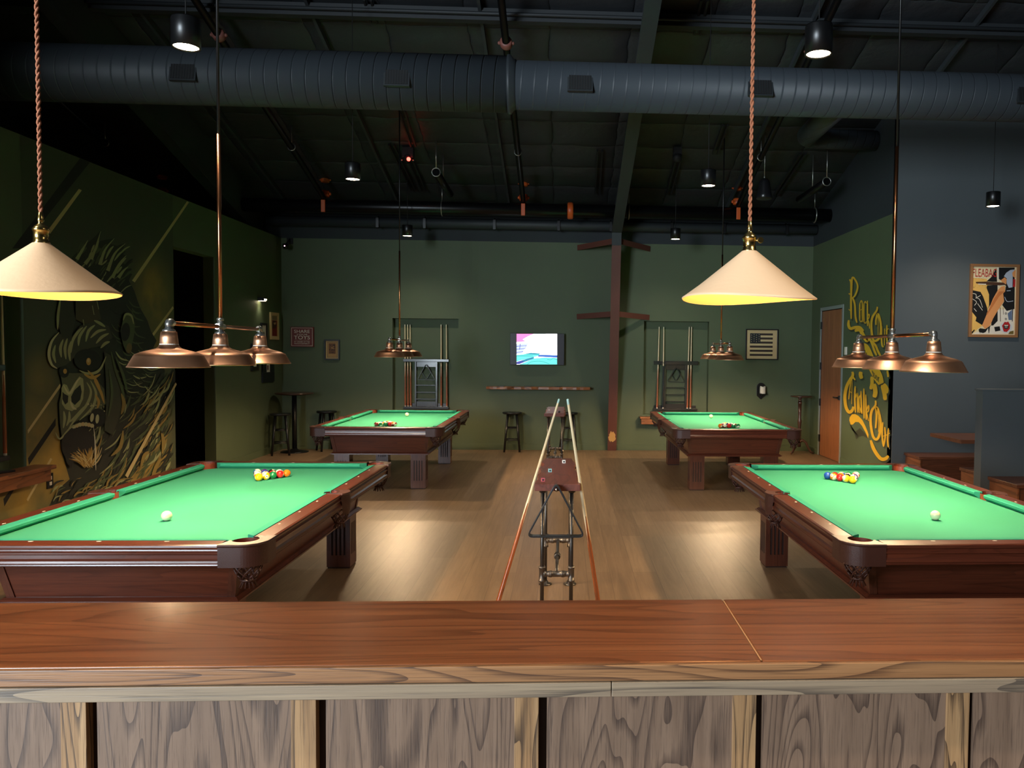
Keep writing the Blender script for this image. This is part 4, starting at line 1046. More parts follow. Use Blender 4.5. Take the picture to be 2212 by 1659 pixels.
for k, (ut, ub, dk) in enumerate(((1424, 1419, 0), (1433.8, 1432, 1), (1489, 1484.5, 0), (1494, 1491, 0))):
    yy = YB+ND-.072 if not dk else YB+ND-.088
    xb, xt = at_y(ub, 880, yy).x, at_y(ut, 707, yy).x
    zt = at_y(ut, 706, yy).z
    rack_clip(cB, xb+(xt-xb)*.5, (zcB+ZB(780, 1460))/2, yy)
    w = ('wooden cue nearest the column', 'black butted cue beside the ladder frame', 'wooden cue just right of the ladder frame', 'wooden cue nearest the flag picture')[k]
    cue((xb, yy, zbB+.001), (xt, yy, zt), w+' on the rack behind the door-side rear table', 'cues on the door-side wall rack', zt-zbB-.004, bool(dk), (222, 214, 190))
for (X_, Z_, y, A3, B3, C3, uc, w) in ((XA, ZA, YB+ND-.035, (920.5, 786), (902, 820), (941, 821), 920, 'stool-side'), (XB, ZB, YB+ND-.035, (1461, 793), (1441, 824), (1479, 826), 1460, 'door-side')):
    P3 = [at_y(a[0], a[1], y-.03) for a in (A3, B3, C3)]
    triangle('ball_rack', 'black triangle rack hung on the %s wall cue rack' % w, 'ball rack', [(p.x, p.z) for p in P3], y-.035, .010, .04, plastic, 'triangle racks')
    cx, cz = P3[0].x, (P3[0].z+P3[1].z)/2; hh = (P3[0].z-P3[1].z)/2*.98
    triangle('diamond_rack', 'black diamond rack hung behind the triangle on the %s wall cue rack' % w, 'ball rack', [(cx, cz+hh), (cx-hh*.62, cz), (cx, cz-hh), (cx+hh*.62, cz)], y+.012, .009, .034, plastic, 'diamond racks')
# cue rack in the mural wall niche, only its near end in view
xw = XL-TH_+.0
c = thing('cue_rack', 'dark cue rack in the niche of the mural wall at the edge of the view', 'cue rack', (xw, lnY1-.6, .8), 0, 'wall cue racks')
yc = at_x(5, 800, xw+.06).y; zb3 = at_x(5, 985, xw+.06).z; zc3 = at_x(5, 793, xw+.06).z
ye = at_x(12, 985, xw+.06).y
part(MB().box(xw, xw+.10, lnY1-1.1, ye, zb3-.04, zb3), 'base_shelf', M['blacksatin'], c, .003)
part(MB().box(xw+.03, xw+.09, lnY1-1.1, ye-.02, zc3-.03, zc3+.02), 'cue_rail', M['blacksatin'], c, .003)
for y in (lnY1-.75, lnY1-.4): part(MB().box(xw, xw+.06, y-.02, y+.02, zb3, zc3), 'upright', M['blacksatin'], c)
cue((xw+.068, yc, zb3+.001), (xw+.068, yc, zb3+1.4), 'wooden cue standing in the rack on the mural wall', 'cue on the mural wall rack', 1.42, False, (222, 214, 190))
# wall ledges below the racks
def ledge(mb_args, mats, base, label):
    solo(mb_args, 'wall_ledge', mats, base, label, 'ledge', 'oak ledges on the walls', .004)
y1 = at_x(73, 1015, XL).y; zt = at_x(40, 1016, XL+.1).z
ledge(MB().box(XL, XL+.20, y1-1.6, y1, zt-.035, zt, 0).box(XL, XL+.17, y1-1.58, y1-.03, zt-.14, zt-.035, 0), M['booth'], (XL, y1-.8, zt), 'oak wall ledge on the gorilla mural at the edge of the view')
a = at_x(14, 1013, XL+.1)
t = thing('remote_control', 'small black object lying on the ledge below the mural wall rack', 'remote', (XL+.09, a.y, zt+.001), 1.2)
MB().box(-.07, .07, -.022, .022, 0, .018).build('case', M['black'], t, None, .004)
x0 = at_y(1383, 905, YB-.2).x; zl = at_y(1400, 900, YB-.1).z
ledge(MB().box(x0, x0+1.55, YB-.20, YB-.002, zl-.03, zl).box(x0+.02, x0+1.53, YB-.18, YB-.002, zl-.125, zl-.03), M['live'], (x0+.7, YB-.1, zl), 'oak wall ledge behind the door-side rear table')
# shelf with a rough edge under the television
a, b = at_y(1050, 838, YB-.22), at_y(1275, 841, YB-.22)
mb = MB(); n = 30; lo = []; random.seed(5)
for k in range(n+1): lo.append((a.x+(b.x-a.x)*k/n, YB-.22+.012*sin(k*.9)+.008*random.uniform(-1, 1)))
mb.prism(lo+[(b.x, YB-.002), (a.x, YB-.002)], lambda x, y, z: (x, y, z), a.z-.022, a.z+.022)
solo(mb, 'wall_shelf', M['live'], ((a.x+b.x)/2, YB-.1, a.z), 'rough-edged wooden shelf on the back wall below the television', 'shelf', None, .003)
for k, uu in enumerate((1083, 1140, 1206)):
    q = at_y(uu, 834, YB-.1)
    solo(MB().box(q.x-.045, q.x+.045, YB-.16, YB-.05, a.z+.0225, a.z+.030), 'coaster', M['black'], (q.x, YB-.1, a.z+.023), ('dark coaster near the mural end of the shelf below the television', 'dark coaster on the middle of the shelf below the television', 'dark coaster near the column end of the shelf below the television')[k], 'coaster', 'coasters on the wall shelf')
# ------------------------------------------------------------------ flat pictures: painter on a wall plane
class Paint:
    """stacks thin painted shapes on a plane; fn(u,v,off)->3d"""
    def __init__(s, fn, off=.001, step=3e-5): s.mb, s.fn, s.off, s.step, s.mats, s.idx = MB(), fn, off, step, [], {}
    def mi(s, m):
        if m.name not in s.idx: s.idx[m.name] = len(s.mats); s.mats.append(m)
        return s.idx[m.name]
    def poly(s, pts, m):
        s.off += s.step
        s.mb.add([s.fn(u, v, s.off) for u, v in pts], [list(range(len(pts)))], s.mi(m)); return s
    def ell(s, u, v, a, b, m, rot=0., n=20):
        c, q = cos(rot), sin(rot)
        return s.poly([(u+a*cos(t)*c-b*sin(t)*q, v+a*cos(t)*q+b*sin(t)*c) for t in [2*pi*k/n for k in range(n)]], m)
    def stroke(s, pts, w, m, taper=True, sub=6):
        P = [Vector(p) for p in pts]
        if len(P) > 2:                                             # smooth
            Q = []
            for i in range(len(P)-1):
                a, b, c, d = P[max(i-1, 0)], P[i], P[i+1], P[min(i+2, len(P)-1)]
                for k in range(sub):
                    t = k/sub; Q.append(.5*((2*b)+(c-a)*t+(2*a-5*b+4*c-d)*t*t+(3*b-a-3*c+d)*t**3))
            Q.append(P[-1]); P = Q
        L, R = [], []; n = len(P)
        for i, p in enumerate(P):
            d = (P[min(i+1, n-1)]-P[max(i-1, 0)]).normalized(); nn = Vector((-d.y, d.x))
            q = i/(n-1); ww = w*(.12+.88*sin(pi*min(max(q, .02), .98))**.8) if taper is True else w*(1-.9*q if taper == 'end' else (min(1., .25+2.2*min(q, 1-q)+.35) if taper == 'soft' else 1))
            L.append(p+nn*ww); R.append(p-nn*ww)
        s.off += s.step
        vs = [s.fn(p.x, p.y, s.off) for p in L+R]
        s.mb.add(vs, [(i, i+1, n+i+1, n+i) for i in range(n-1)], s.mi(m)); return s
def text_mesh(txt, size, align='CENTER', ext=0.):
    c = bpy.data.curves.new('t', 'FONT'); c.body = txt; c.size = size; c.align_x = align; c.align_y = 'CENTER'; c.extrude = ext; c.resolution_u = 3
    o = bpy.data.objects.new('t', c); COL.objects.link(o); bpy.context.view_layer.update()
    dg = bpy.context.evaluated_depsgraph_get(); me = bpy.data.meshes.new_from_object(o.evaluated_get(dg))
    bpy.data.objects.remove(o); bpy.data.curves.remove(c); return me
def put_text(txt, w, h, m, parent, loc, rot=(pi/2, 0, 0), name='lettering'):
    """lettering fitted to a given width and height, centred on loc"""
    me = text_mesh(txt, 1.); me.materials.clear(); me.materials.append(m)
    xs = [v.co.x for v in me.vertices]; ys = [v.co.y for v in me.vertices]
    cx, cy, kx, ky = (min(xs)+max(xs))/2, (min(ys)+max(ys))/2, w/(max(xs)-min(xs)), h/(max(ys)-min(ys))
    for v in me.vertices: v.co.x, v.co.y = (v.co.x-cx)*kx, (v.co.y-cy)*ky
    o = bpy.data.objects.new(name, me); COL.objects.link(o); o.parent = parent; o.location = loc; o.rotation_euler = rot; return o
pm = lambda n, r, g, b, rough=.6: flat('paint_'+n, lin(r, g, b), rough)
# ------------------------------------------------------------------ gorilla mural
def mural_base():
    m, nt, p, N, L = nm('mural_ground')
    p.inputs['Roughness'].default_value = .6
    tc = N.new('ShaderNodeTexCoord'); n = N.new('ShaderNodeTexNoise'); n.inputs['Scale'].default_value = 2.5; n.inputs['Detail'].default_value = 4; L.new(tc.outputs['Object'], n.inputs['Vector'])
    blobs = [(335, 640, .55, .9), (350, 750, .35, .7), (75, 960, .6, .8), (110, 1010, .7, 1.), (40, 1080, .6, .9), (150, 1060, .7, .9), (300, 1060, .8, 1.1), (330, 930, .5, .8), (90, 820, .3, .5), (190, 1010, .45, 1.1), (240, 930, .4, .5)]
    tot = None
    for u, v, r, k in blobs:
        c = at_x(u, v, XL)
        d = N.new('ShaderNodeVectorMath'); d.operation = 'DISTANCE'; d.inputs[1].default_value = c; L.new(tc.outputs['Object'], d.inputs[0])
        mr = N.new('ShaderNodeMapRange'); mr.interpolation_type = 'SMOOTHSTEP'; mr.inputs['From Min'].default_value = 0; mr.inputs['From Max'].default_value = r*1.25; mr.inputs['To Min'].default_value = k; mr.inputs['To Max'].default_value = 0
        L.new(d.outputs['Value'], mr.inputs['Value'])
        if tot is None: tot = mr.outputs['Result']
        else:
            a = N.new('ShaderNodeMath'); a.operation = 'MAXIMUM'; L.new(tot, a.inputs[0]); L.new(mr.outputs['Result'], a.inputs[1]); tot = a.outputs[0]
    mu = N.new('ShaderNodeMath'); mu.operation = 'MULTIPLY'; L.new(tot, mu.inputs[0])
    mr = N.new('ShaderNodeMapRange'); mr.inputs['From Min'].default_value = .3; mr.inputs['From Max'].default_value = .7; mr.inputs['To Min'].default_value = .55; mr.inputs['To Max'].default_value = 1.1; L.new(n.outputs['Fac'], mr.inputs['Value']); L.new(mr.outputs['Result'], mu.inputs[1])
    cr = N.new('ShaderNodeValToRGB'); e = cr.color_ramp.elements; e[0].position = 0; e[0].color = lin(64, 74, 54); e[1].position = 1; e[1].color = lin(196, 158, 70)
    k = e.new(.45); k.color = lin(118, 108, 62)
    L.new(mu.outputs[0], cr.inputs['Fac']); L.new(cr.outputs['Color'], p.inputs['Base Color'])
    return m
P = Paint(lambda u, v, o: at_x(u, v, XL)+Vector((o, 0, 0)))
mu0 = mural_base()
y0m, y1m = lnY1+.001, oY0-.001
P.mb.add([(XL+.001, y0m, .002), (XL+.001, y1m, .002), (XL+.001, y1m, ZG), (XL+.001, y0m, ZG)], [(0, 1, 2, 3)], P.mi(mu0))
P.mb.add([(XL+.001, y0m-1.6, .002), (XL+.001, y0m, .002), (XL+.001, y0m, lnB-.02), (XL+.001, y0m-1.6, lnB-.02)], [(0, 1, 2, 3)], P.mi(mu0))
P.off = .0012
blk, drk, mid, lit, pal, gol, lime = pm('black', 12, 13, 11), pm('dark_olive', 30, 34, 24), pm('olive', 76, 88, 54), pm('grey_olive', 160, 164, 116), pm('pale_olive', 198, 196, 148), pm('gold', 188, 152, 74), pm('cream_line', 206, 186, 132)
for q in ([(172.5, 342), (194, 350.7), (95.5, 474), (62, 536), (26, 537)], [(120, 903), (120, 919), (62, 1005), (60, 990)], [(372, 797), (378.5, 800), (378.5, 824), (300, 965), (264, 1035), (263, 1012)], [(22, 1058), (37, 1046), (9, 1094), (7, 1078)]): P.poly(q, blk)
def lines():
    for q in ([(170, 408), (176.5, 411), (108, 505), (101, 500)], [(404, 434.5), (408, 437), (291, 610), (285, 606)], [(373, 661), (375, 666), (331, 727), (328, 722)], [(129, 829), (132, 834), (60, 937), (59.5, 929)], [(109, 989), (112.5, 992), (60, 1083), (57, 1079)]): P.poly(q, lime)
lines()
# dark mane and head
P.poly([(155, 556), (170, 541), (187, 521), (190, 524), (207, 509), (217, 497), (218, 506), (212, 522), (232, 517), (246, 515), (238, 527), (252, 531), (270, 525), (266, 536), (257, 545), (271, 552), (263, 566), (276, 576), (272, 588), (285, 592), (278, 606), (290, 628), (297, 650), (304, 668), (318, 692), (326, 716), (338, 736), (331, 750), (338, 775), (356, 800), (350, 850), (352, 900), (330, 960), (300, 1010), (268, 1050), (240, 1085), (190, 1095), (105, 1095), (122, 1060), (150, 1035), (140, 1000), (132, 975), (129, 950), (125, 915), (123, 870), (128, 850), (131, 829), (127, 814), (126, 800), (117, 797), (106, 785), (101, 765), (106, 742), (124, 717), (119, 708), (119, 687), (123, 652), (128, 636), (138, 598)], drk)
rnd = random.Random(4)
for k in range(70):                                                # crown tufts
    u, v = rnd.uniform(160, 268), rnd.uniform(545, 640); a = -1.15+.004*(u-215)+rnd.uniform(-.2, .2); l = rnd.uniform(16, 34)
    P.stroke([(u, v), (u+l*.55*cos(a)+3, v+l*.55*sin(a)), (u+l*cos(a+.25), v+l*sin(a+.25))], rnd.uniform(1.2, 2.6), rnd.choice((mid, mid, lit, drk, blk)))
for q in ([(196, 560), (206, 535), (217, 499)], [(165, 560), (180, 535), (189, 519)], [(215, 572), (226, 540), (246, 515)], [(232, 585), (247, 548), (270, 526)], [(242, 600), (257, 570), (272, 552)], [(255, 600), (266, 585), (276, 576)], [(183, 570), (205, 540), (213, 520)]): P.stroke(q, 4.2, lit, 'end')
for k in range(90):                                                # side mane
    u, v = rnd.uniform(236, 318), rnd.uniform(640, 860); t = (v-640)/240; a = .95-.5*t+rnd.uniform(-.25, .25); l = rnd.uniform(18, 40)
    if u > 292+(v-640)*.16: continue
    P.stroke([(u, v), (u+l*.5*cos(a), v+l*.5*sin(a)), (u+l*cos(a-.35), v+l*sin(a-.35))], rnd.uniform(.9, 1.9), rnd.choice((mid, mid, drk, lit, blk)))
pm2 = pm('mane_gold', 146, 124, 62)
for k in range(120):                                               # lower mane and neck
    u, v = rnd.uniform(215, 350), rnd.uniform(840, 1040); a = 1.95+rnd.uniform(-.25, .25); l = rnd.uniform(28, 70)
    P.stroke([(u, v), (u+l*.5*cos(a), v+l*.5*sin(a)), (u+l*cos(a+.2), v+l*sin(a+.2))], rnd.uniform(1.1, 2.8), rnd.choice((mid, drk, drk, mid, lit, mid, pm2)))
for k in range(110):                                               # hair falling towards the doorway
    u, v = rnd.uniform(318, 376), rnd.uniform(800, 1050); a = 2.0+rnd.uniform(-.2, .2); l = rnd.uniform(24, 60)
    if u+l*cos(a) < 255 or v < 790+(376-u)*.3: continue
    P.stroke([(u, v), (u+l*.5*cos(a), v+l*.5*sin(a)), (u+l*cos(a+.2), v+l*sin(a+.2))], rnd.uniform(1.1, 2.6), rnd.choice((mid, drk, drk, mid, pm2, lit)))
for k in range(60):
    u, v = rnd.uniform(105, 260), rnd.uniform(1050, 1096); a = -1.0+rnd.uniform(-.3, .3); l = rnd.uniform(20, 46)
    P.stroke([(u, v), (u+l*.5*cos(a), v+l*.5*sin(a)), (u+l*cos(a+.35), v+l*sin(a+.35))], rnd.uniform(1.1, 2.4), rnd.choice((mid, pm2, lit, drk)))
tone, tone2 = pm('muzzle_tone', 84, 88, 62), pm('cheek_tone', 58, 62, 44)
P.poly([(106, 744), (124, 720), (150, 730), (170, 704), (200, 694), (232, 704), (240, 730), (214, 748), (190, 752), (160, 770), (140, 788), (118, 796), (104, 782), (101, 764)], tone2)
P.poly([(126, 802), (150, 806), (176, 806), (200, 816), (222, 840), (226, 872), (206, 888), (176, 902), (150, 916), (130, 944), (126, 915), (124, 872), (129, 850), (131, 829)], tone)
P.poly([(222, 760), (240, 770), (256, 820), (262, 880), (240, 940), (222, 930), (226, 880), (226, 830)], tone2)
P.poly([(160, 640), (198, 640), (190, 676), (172, 690)], pm('brow_amber', 96, 84, 44))
# forehead, brow and eyes
P.poly([(130, 640), (150, 640), (160, 690), (150, 735), (130, 728), (122, 700), (124, 665)], pm('forehead', 44, 50, 34))
P.poly([(160, 640), (205, 640), (215, 690), (180, 700), (160, 690)], pm('forehead_warm', 66, 62, 36))
P.stroke([(127, 645), (122, 680), (121, 712)], 3, lit)
for q in ([(124, 718), (108, 738), (102, 765), (108, 787), (120, 796)],): P.stroke(q, 3.2, pal)
for q in ([(133, 733), (127, 752), (129, 772)], [(142, 731), (137, 752), (139, 776)], [(150, 737), (146, 757), (148, 780)], [(116, 745), (112, 765), (117, 784)]): P.stroke(q, 3.2, lit)
for q in ([(150, 762), (154, 735), (166, 716), (176, 707)], [(166, 747), (169, 726), (184, 704)], [(182, 738), (188, 715), (202, 702)], [(192, 730), (208, 716), (226, 712)], [(204, 742), (217, 728), (232, 720)], [(214, 752), (224, 742), (234, 738)], [(200, 692), (212, 698), (224, 706)], [(176, 690), (178, 703)], [(206, 650), (210, 668)], [(196, 660), (200, 680)]): P.stroke(q, 3.2, lit)
P.ell(186, 778, 30, 24, blk, .2); P.ell(135, 803, 11, 13, blk)
P.ell(188, 781, 5.2, 8, gol); P.ell(187.5, 779, 2.6, 4, lime); P.ell(137, 802, 4, 5.5, gol)
P.stroke([(168, 800), (182, 806), (200, 806), (214, 796), (226, 770)], 3, lit)
P.stroke([(178, 808), (196, 816), (214, 808)], 3.4, gol)
# nose
P.poly([(129, 838), (134, 829), (141, 832), (147, 846), (157, 828), (168, 813), (176, 818), (178, 840), (176, 862), (168, 878), (152, 888), (138, 884), (130, 872)], lit)
P.poly([(150, 857), (157, 843), (170, 831), (173, 846), (170, 863), (158, 875), (151, 868)], blk)
P.poly([(131, 846), (136, 851), (144, 855), (143, 869), (137, 874), (131, 862)], blk)
P.stroke([(133, 831), (139, 842), (146, 850), (154, 840), (164, 822), (171, 816)], 2.4, pal)
P.stroke([(148, 866), (154, 880), (162, 884)], 2.6, pal)
for q in ([(184, 826), (193, 846), (184, 874), (160, 904), (141, 932)], [(192, 822), (204, 850), (196, 880), (168, 908)], [(178, 878), (160, 900), (146, 912)], [(134, 888), (136, 905), (133, 925)], [(146, 888), (146, 905), (140, 920)]): P.stroke(q, 3, lit)
for q in ([(200, 822), (214, 846), (222, 872)], [(202, 852), (210, 868), (206, 884)], [(186, 800), (204, 822), (216, 850)]): P.stroke(q, 3, gol)
for k in range(26): P.ell(rnd.uniform(185, 222), rnd.uniform(872, 892), rnd.uniform(1, 2.4), rnd.uniform(1, 2), rnd.choice((pal, lit)))
# mouth, chin and beard
P.ell(208, 902, 18, 20, blk); P.poly([(130, 946), (150, 924), (176, 908), (200, 914), (206, 926), (180, 926), (150, 938), (134, 952)], blk)
P.ell(195, 902, 4, 9.5, pal, .15); P.ell(206.5, 905, 3.8, 10, pal, .1)
for k in range(7): P.ell(156+k*6.5, 922-4.5*sin(k/6*pi)-k*.4, 4.6, 4.4, lime if k % 2 else pal)
P.stroke([(116, 934), (126, 948), (146, 926), (166, 914)], 2, lit)
P.ell(166, 962, 38, 38, pm('chin', 22, 21, 16)); P.poly([(132, 955), (140, 1000), (150, 1012), (158, 985), (150, 960)], blk)
for k in range(60):
    a = rnd.uniform(-2.5, -.6); l = rnd.uniform(18, 46); u, v = 188+rnd.uniform(-12, 10), 1006+rnd.uniform(-6, 6)
    P.stroke([(u, v), (u+l*.5*cos(a)-2, v+l*.5*sin(a)), (u+l*cos(a-.25), v+l*sin(a-.25))], rnd.uniform(.8, 1.7), rnd.choice((gol, gol, lime, pm('amber', 150, 116, 44))))
P.stroke([(198, 922), (201, 950), (202, 985), (203, 1016)], 1.2, pm('drool', 226, 222, 196))
# ear
P.poly([(262, 690), (268, 678), (280, 680), (288, 698), (286, 724), (280, 750), (270, 762), (262, 745), (256, 715)], mid)
P.ell(267, 717, 10, 20, blk, .1); P.stroke([(262, 692), (268, 679), (280, 682), (285, 700)], 2.6, lit); P.ell(275, 752, 6, 11, pm('lobe', 112, 98, 56), .1)
for q in ([(236, 760), (246, 800), (262, 850), (264, 900)], [(246, 770), (262, 810), (272, 850)], [(232, 800), (238, 850), (230, 900)]): P.stroke(q, 3, mid)
for q in ([(258, 850), (264, 872), (258, 895)], [(262, 930), (256, 965), (236, 985)], [(345, 935), (350, 955), (347, 980)], [(300, 1010), (308, 985), (318, 975)], [(320, 1050), (333, 1010), (344, 990)]): P.stroke(q, 4, pm2)
P.poly([(376, 826), (378.5, 830), (272, 1032), (266, 1027)], lime)
mo = P.mb.build('wall_mural', P.mats); tag(mo, 'gorilla head mural in olive, black and gold with pale diagonal lines on the side wall', 'mural')
# ------------------------------------------------------------------ yellow lettering on the wall by the door
ylw, shd = pm('lettering_yellow', 226, 176, 44, .5), pm('lettering_shadow', 52, 54, 38)
T_ = Paint(lambda u, v, o: at_x(u, v, XR)-Vector((o, 0, 0)))
K = 3.856
def cv(pts): return [(1780+a/K, 580+b/K) for a, b in pts]
STR = [ # (points in detail pixels, half width)
 ([(212, 92), (226, 110), (228, 180), (226, 300), (228, 420)], 6.5), ([(206, 210), (228, 200), (236, 80), (262, 96), (282, 150), (262, 220), (232, 250)], 5.5), ([(240, 70), (240, 95)], 3), ([(238, 240), (258, 300), (264, 400), (276, 452)], 6), ([(206, 340), (222, 352)], 4),
 ([(300, 288), (299, 350), (300, 432)], 4.2), ([(300, 292), (312, 268), (320, 290), (320, 380), (322, 446)], 3.6), ([(300, 352), (319, 336)], 2.8), ([(300, 432), (310, 444), (320, 430)], 3),
 ([(334, 290), (333, 370), (335, 448)], 4.2), ([(334, 292), (346, 274), (354, 292)], 3), ([(335, 448), (346, 456), (355, 440)], 3),
 ([(364, 268), (364, 380), (364, 480)], 4.2), ([(364, 402), (376, 380), (379, 400), (366, 428)], 3), ([(366, 426), (375, 450), (381, 502)], 3.4),
 ([(446, 318), (440, 350), (404, 410), (396, 490), (410, 590), (440, 600), (470, 560), (474, 460), (452, 380), (436, 420), (434, 470)], 7), ([(452, 380), (452, 560)], 3.5),
 ([(482, 480), (480, 560), (486, 640), (500, 650)], 5.5), ([(506, 500), (504, 640)], 5), ([(526, 470), (524, 560), (530, 630)], 5), ([(516, 520), (540, 500)], 4),
 # swash under the first words
 ([(208, 430), (206, 470), (222, 500), (262, 490), (300, 492), (330, 520)], 9), ([(258, 520), (300, 510), (330, 560), (360, 600), (372, 560)], 12), ([(372, 570), (400, 620), (420, 680), (440, 725)], 7), ([(392, 600), (430, 640), (452, 690), (474, 730)], 7),
 # banner
 ([(314, 640), (350, 680), (400, 800), (440, 880), (478, 960)], 30), ([(310, 860), (306, 885), (316, 918)], 12), ([(400, 900), (402, 960), (390, 1006)], 11), ([(420, 960), (430, 1030), (420, 1074)], 14), ([(486, 970), (505, 1040), (512, 1096)], 13), ([(500, 960), (526, 1000), (522, 1040)], 10), ([(528, 850), (534, 880), (536, 905)], 6),
 # second words
 ([(238, 860), (240, 895), (196, 970), (176, 1060), (184, 1150), (210, 1196), (238, 1180), (246, 1150)], 10), ([(212, 920), (240, 905), (262, 930)], 5), ([(226, 930), (216, 1010), (208, 1090)], 4), ([(236, 930), (232, 1130)], 3.5), ([(214, 1020), (236, 1040)], 4),
 ([(262, 980), (258, 1080), (264, 1200)], 5.5), ([(262, 1080), (280, 1040), (282, 1120), (284, 1200)], 5), 
 ([(310, 1050), (292, 1090), (300, 1200), (312, 1150)], 5), ([(310, 1020), (312, 1120), (318, 1210)], 5),
 ([(334, 1000), (334, 1120), (336, 1250)], 5), ([(350, 1050), (352, 1180), (354, 1260)], 5), ([(354, 1190), (372, 1140), (374, 1180), (358, 1200)], 4), ([(358, 1200), (372, 1270)], 4.5),
 ([(432, 1100), (430, 1140), (398, 1190), (390, 1280), (408, 1390), (436, 1424), (462, 1390), (474, 1290), (456, 1190), (438, 1160), (440, 1230), (432, 1330)], 8), ([(456, 1190), (456, 1360)], 3.5),
 ([(492, 1280), (486, 1380), (496, 1480)], 5.5), ([(508, 1320), (512, 1400), (498, 1485)], 5), ([(486, 1400), (512, 1390)], 3), ([(540, 1330), (532, 1420), (538, 1490)], 5), ([(518, 1390), (552, 1370)], 4),
 ([(390, 1430), (420, 1510), (470, 1580), (510, 1586), (540, 1560)], 11)]
for pts, w in STR: T_.stroke(cv([(a+9, b+15) for a, b in pts]), w/K*1.4, shd, 'soft')
T_.poly(cv([(214, 1290), (220, 1330), (262, 1360), (300, 1330), (340, 1370), (372, 1420), (330, 1395), (290, 1400), (270, 1425), (255, 1380)]), shd)
for pts, w in STR: T_.stroke(cv(pts), w/K*1.3, ylw, 'soft')
T_.poly(cv([(213, 1265), (216, 1240), (236, 1214), (262, 1212), (290, 1228), (322, 1262), (346, 1310), (366, 1360), (374, 1385), (370, 1416), (364, 1400), (346, 1360), (318, 1310), (292, 1280), (264, 1278), (242, 1300), (224, 1300)]), ylw)
for k, pts in enumerate(([(402, 850), (412, 880), (410, 905)], [(410, 860), (414, 875)], [(422, 870), (420, 905), (430, 915), (432, 885)], [(440, 890), (438, 922), (448, 930), (450, 900)], [(456, 905), (456, 945)], [(456, 915), (464, 908)], [(330, 660), (336, 690), (334, 712)], [(344, 680), (346, 715)], [(356, 700), (358, 735)])): T_.stroke(cv(pts), 1.9/K*1.4, shd, 'none')
to = T_.mb.build('wall_lettering', T_.mats); tag(to, 'yellow ornate lettering Rack Out your Chalk Out painted on the green wall', 'lettering')
p = at_x(1828.5, 758, XR)
solo(MB().box(XR-.022, XR, p.y-.035, p.y+.035, p.z-.06, p.z+.06), 'wall_switch', M['offwhite'], p, 'small white wall switch between the wooden door and the yellow lettering', 'switch', None, .004)
p = at_x(106.5, 1038.5, XL)
t = thing('wall_outlet', 'black outlet plate with two pale sockets on the gorilla mural', 'outlet', p)
part(MB().box(XL, XL+.010, p.y-.045, p.y+.045, p.z-.07, p.z+.07), 'cover_plate', M['black'], t, .002)
for s in (-1, 1): part(MB().box(XL+.010, XL+.014, p.y-.018, p.y+.018, p.z+s*.026-.017, p.z+s*.026+.017), 'socket', M['offwhite'], t, .002, 'pale socket')
# ------------------------------------------------------------------ framed things
def frame_y(u0, u1, v0, v1, y, depth, border, fmat, label, cat, name, mats=None):
    a, b = at_y(u0, (v0+v1)/2, y), at_y(u1, (v0+v1)/2, y); uc = (u0+u1)/2
    z1, z0 = at_y(uc, v0, y).z, at_y(uc, v1, y).z
    t = thing(name, label, cat, ((a.x+b.x)/2, y, (z0+z1)/2)); hw, hh = (b.x-a.x)/2, (z1-z0)/2
    B = border
    mb = MB(); mb.box(-hw, hw, -depth, 0, hh-B, hh).box(-hw, hw, -depth, 0, -hh, -hh+B).box(-hw, -hw+B, -depth, 0, -hh+B, hh-B).box(hw-B, hw, -depth, 0, -hh+B, hh-B)
    mb.build('frame', fmat, t, None, .002)
    return t, hw-B, hh-B
def backing(t, w, h, m, y, name='mat_board'): return MB().box(-w, w, y, -.001, -h, h).build(name, m, t)
# red sign
a, b = at_y(627.5, 727, YB-.05), at_y(677, 727, YB-.05); z1, z0 = at_y(652, 706, YB-.05).z, at_y(652, 749.3, YB-.05).z
t = thing('wall_sign', 'red block sign reading SHARE YOUR TOYS on the back wall', 'sign', ((a.x+b.x)/2, YB, (z0+z1)/2)); hw, hh = (b.x-a.x)/2, (z1-z0)/2
MB().box(-hw, hw, -.05, 0, -hh, hh).build('block', M['red'], t, None, .003)
br = MB(); q = .018; e = .0025
for x0, x1, zz0, zz1 in ((-hw+q, hw-q, hh-q-e, hh-q+e), (-hw+q, hw-q, -hh+q-e, -hh+q+e), (-hw+q-e, -hw+q+e, -hh+q, hh-q), (hw-q-e, hw-q+e, -hh+q, hh-q), (-hw*.66, hw*.66, -hh*.34-.001, -hh*.34+.001)): br.box(x0, x1, -.0512, -.0498, zz0, zz1)
br.build('border_line', M['offwhite'], t)
for s, ww, hh_, zz in (('SHARE', 1.36, .32, .55), ('YOUR', 1.0, .12, .235), ('TOYS', 1.40, .36, -.06), ('BY ORDER OF THE', 1.34, .11, -.50), ('MANAGEMENT', 1.34, .10, -.68)):
    put_text(s, hw*ww, hh*hh_, M['offwhite'], t, (0, -.0515, hh*zz))
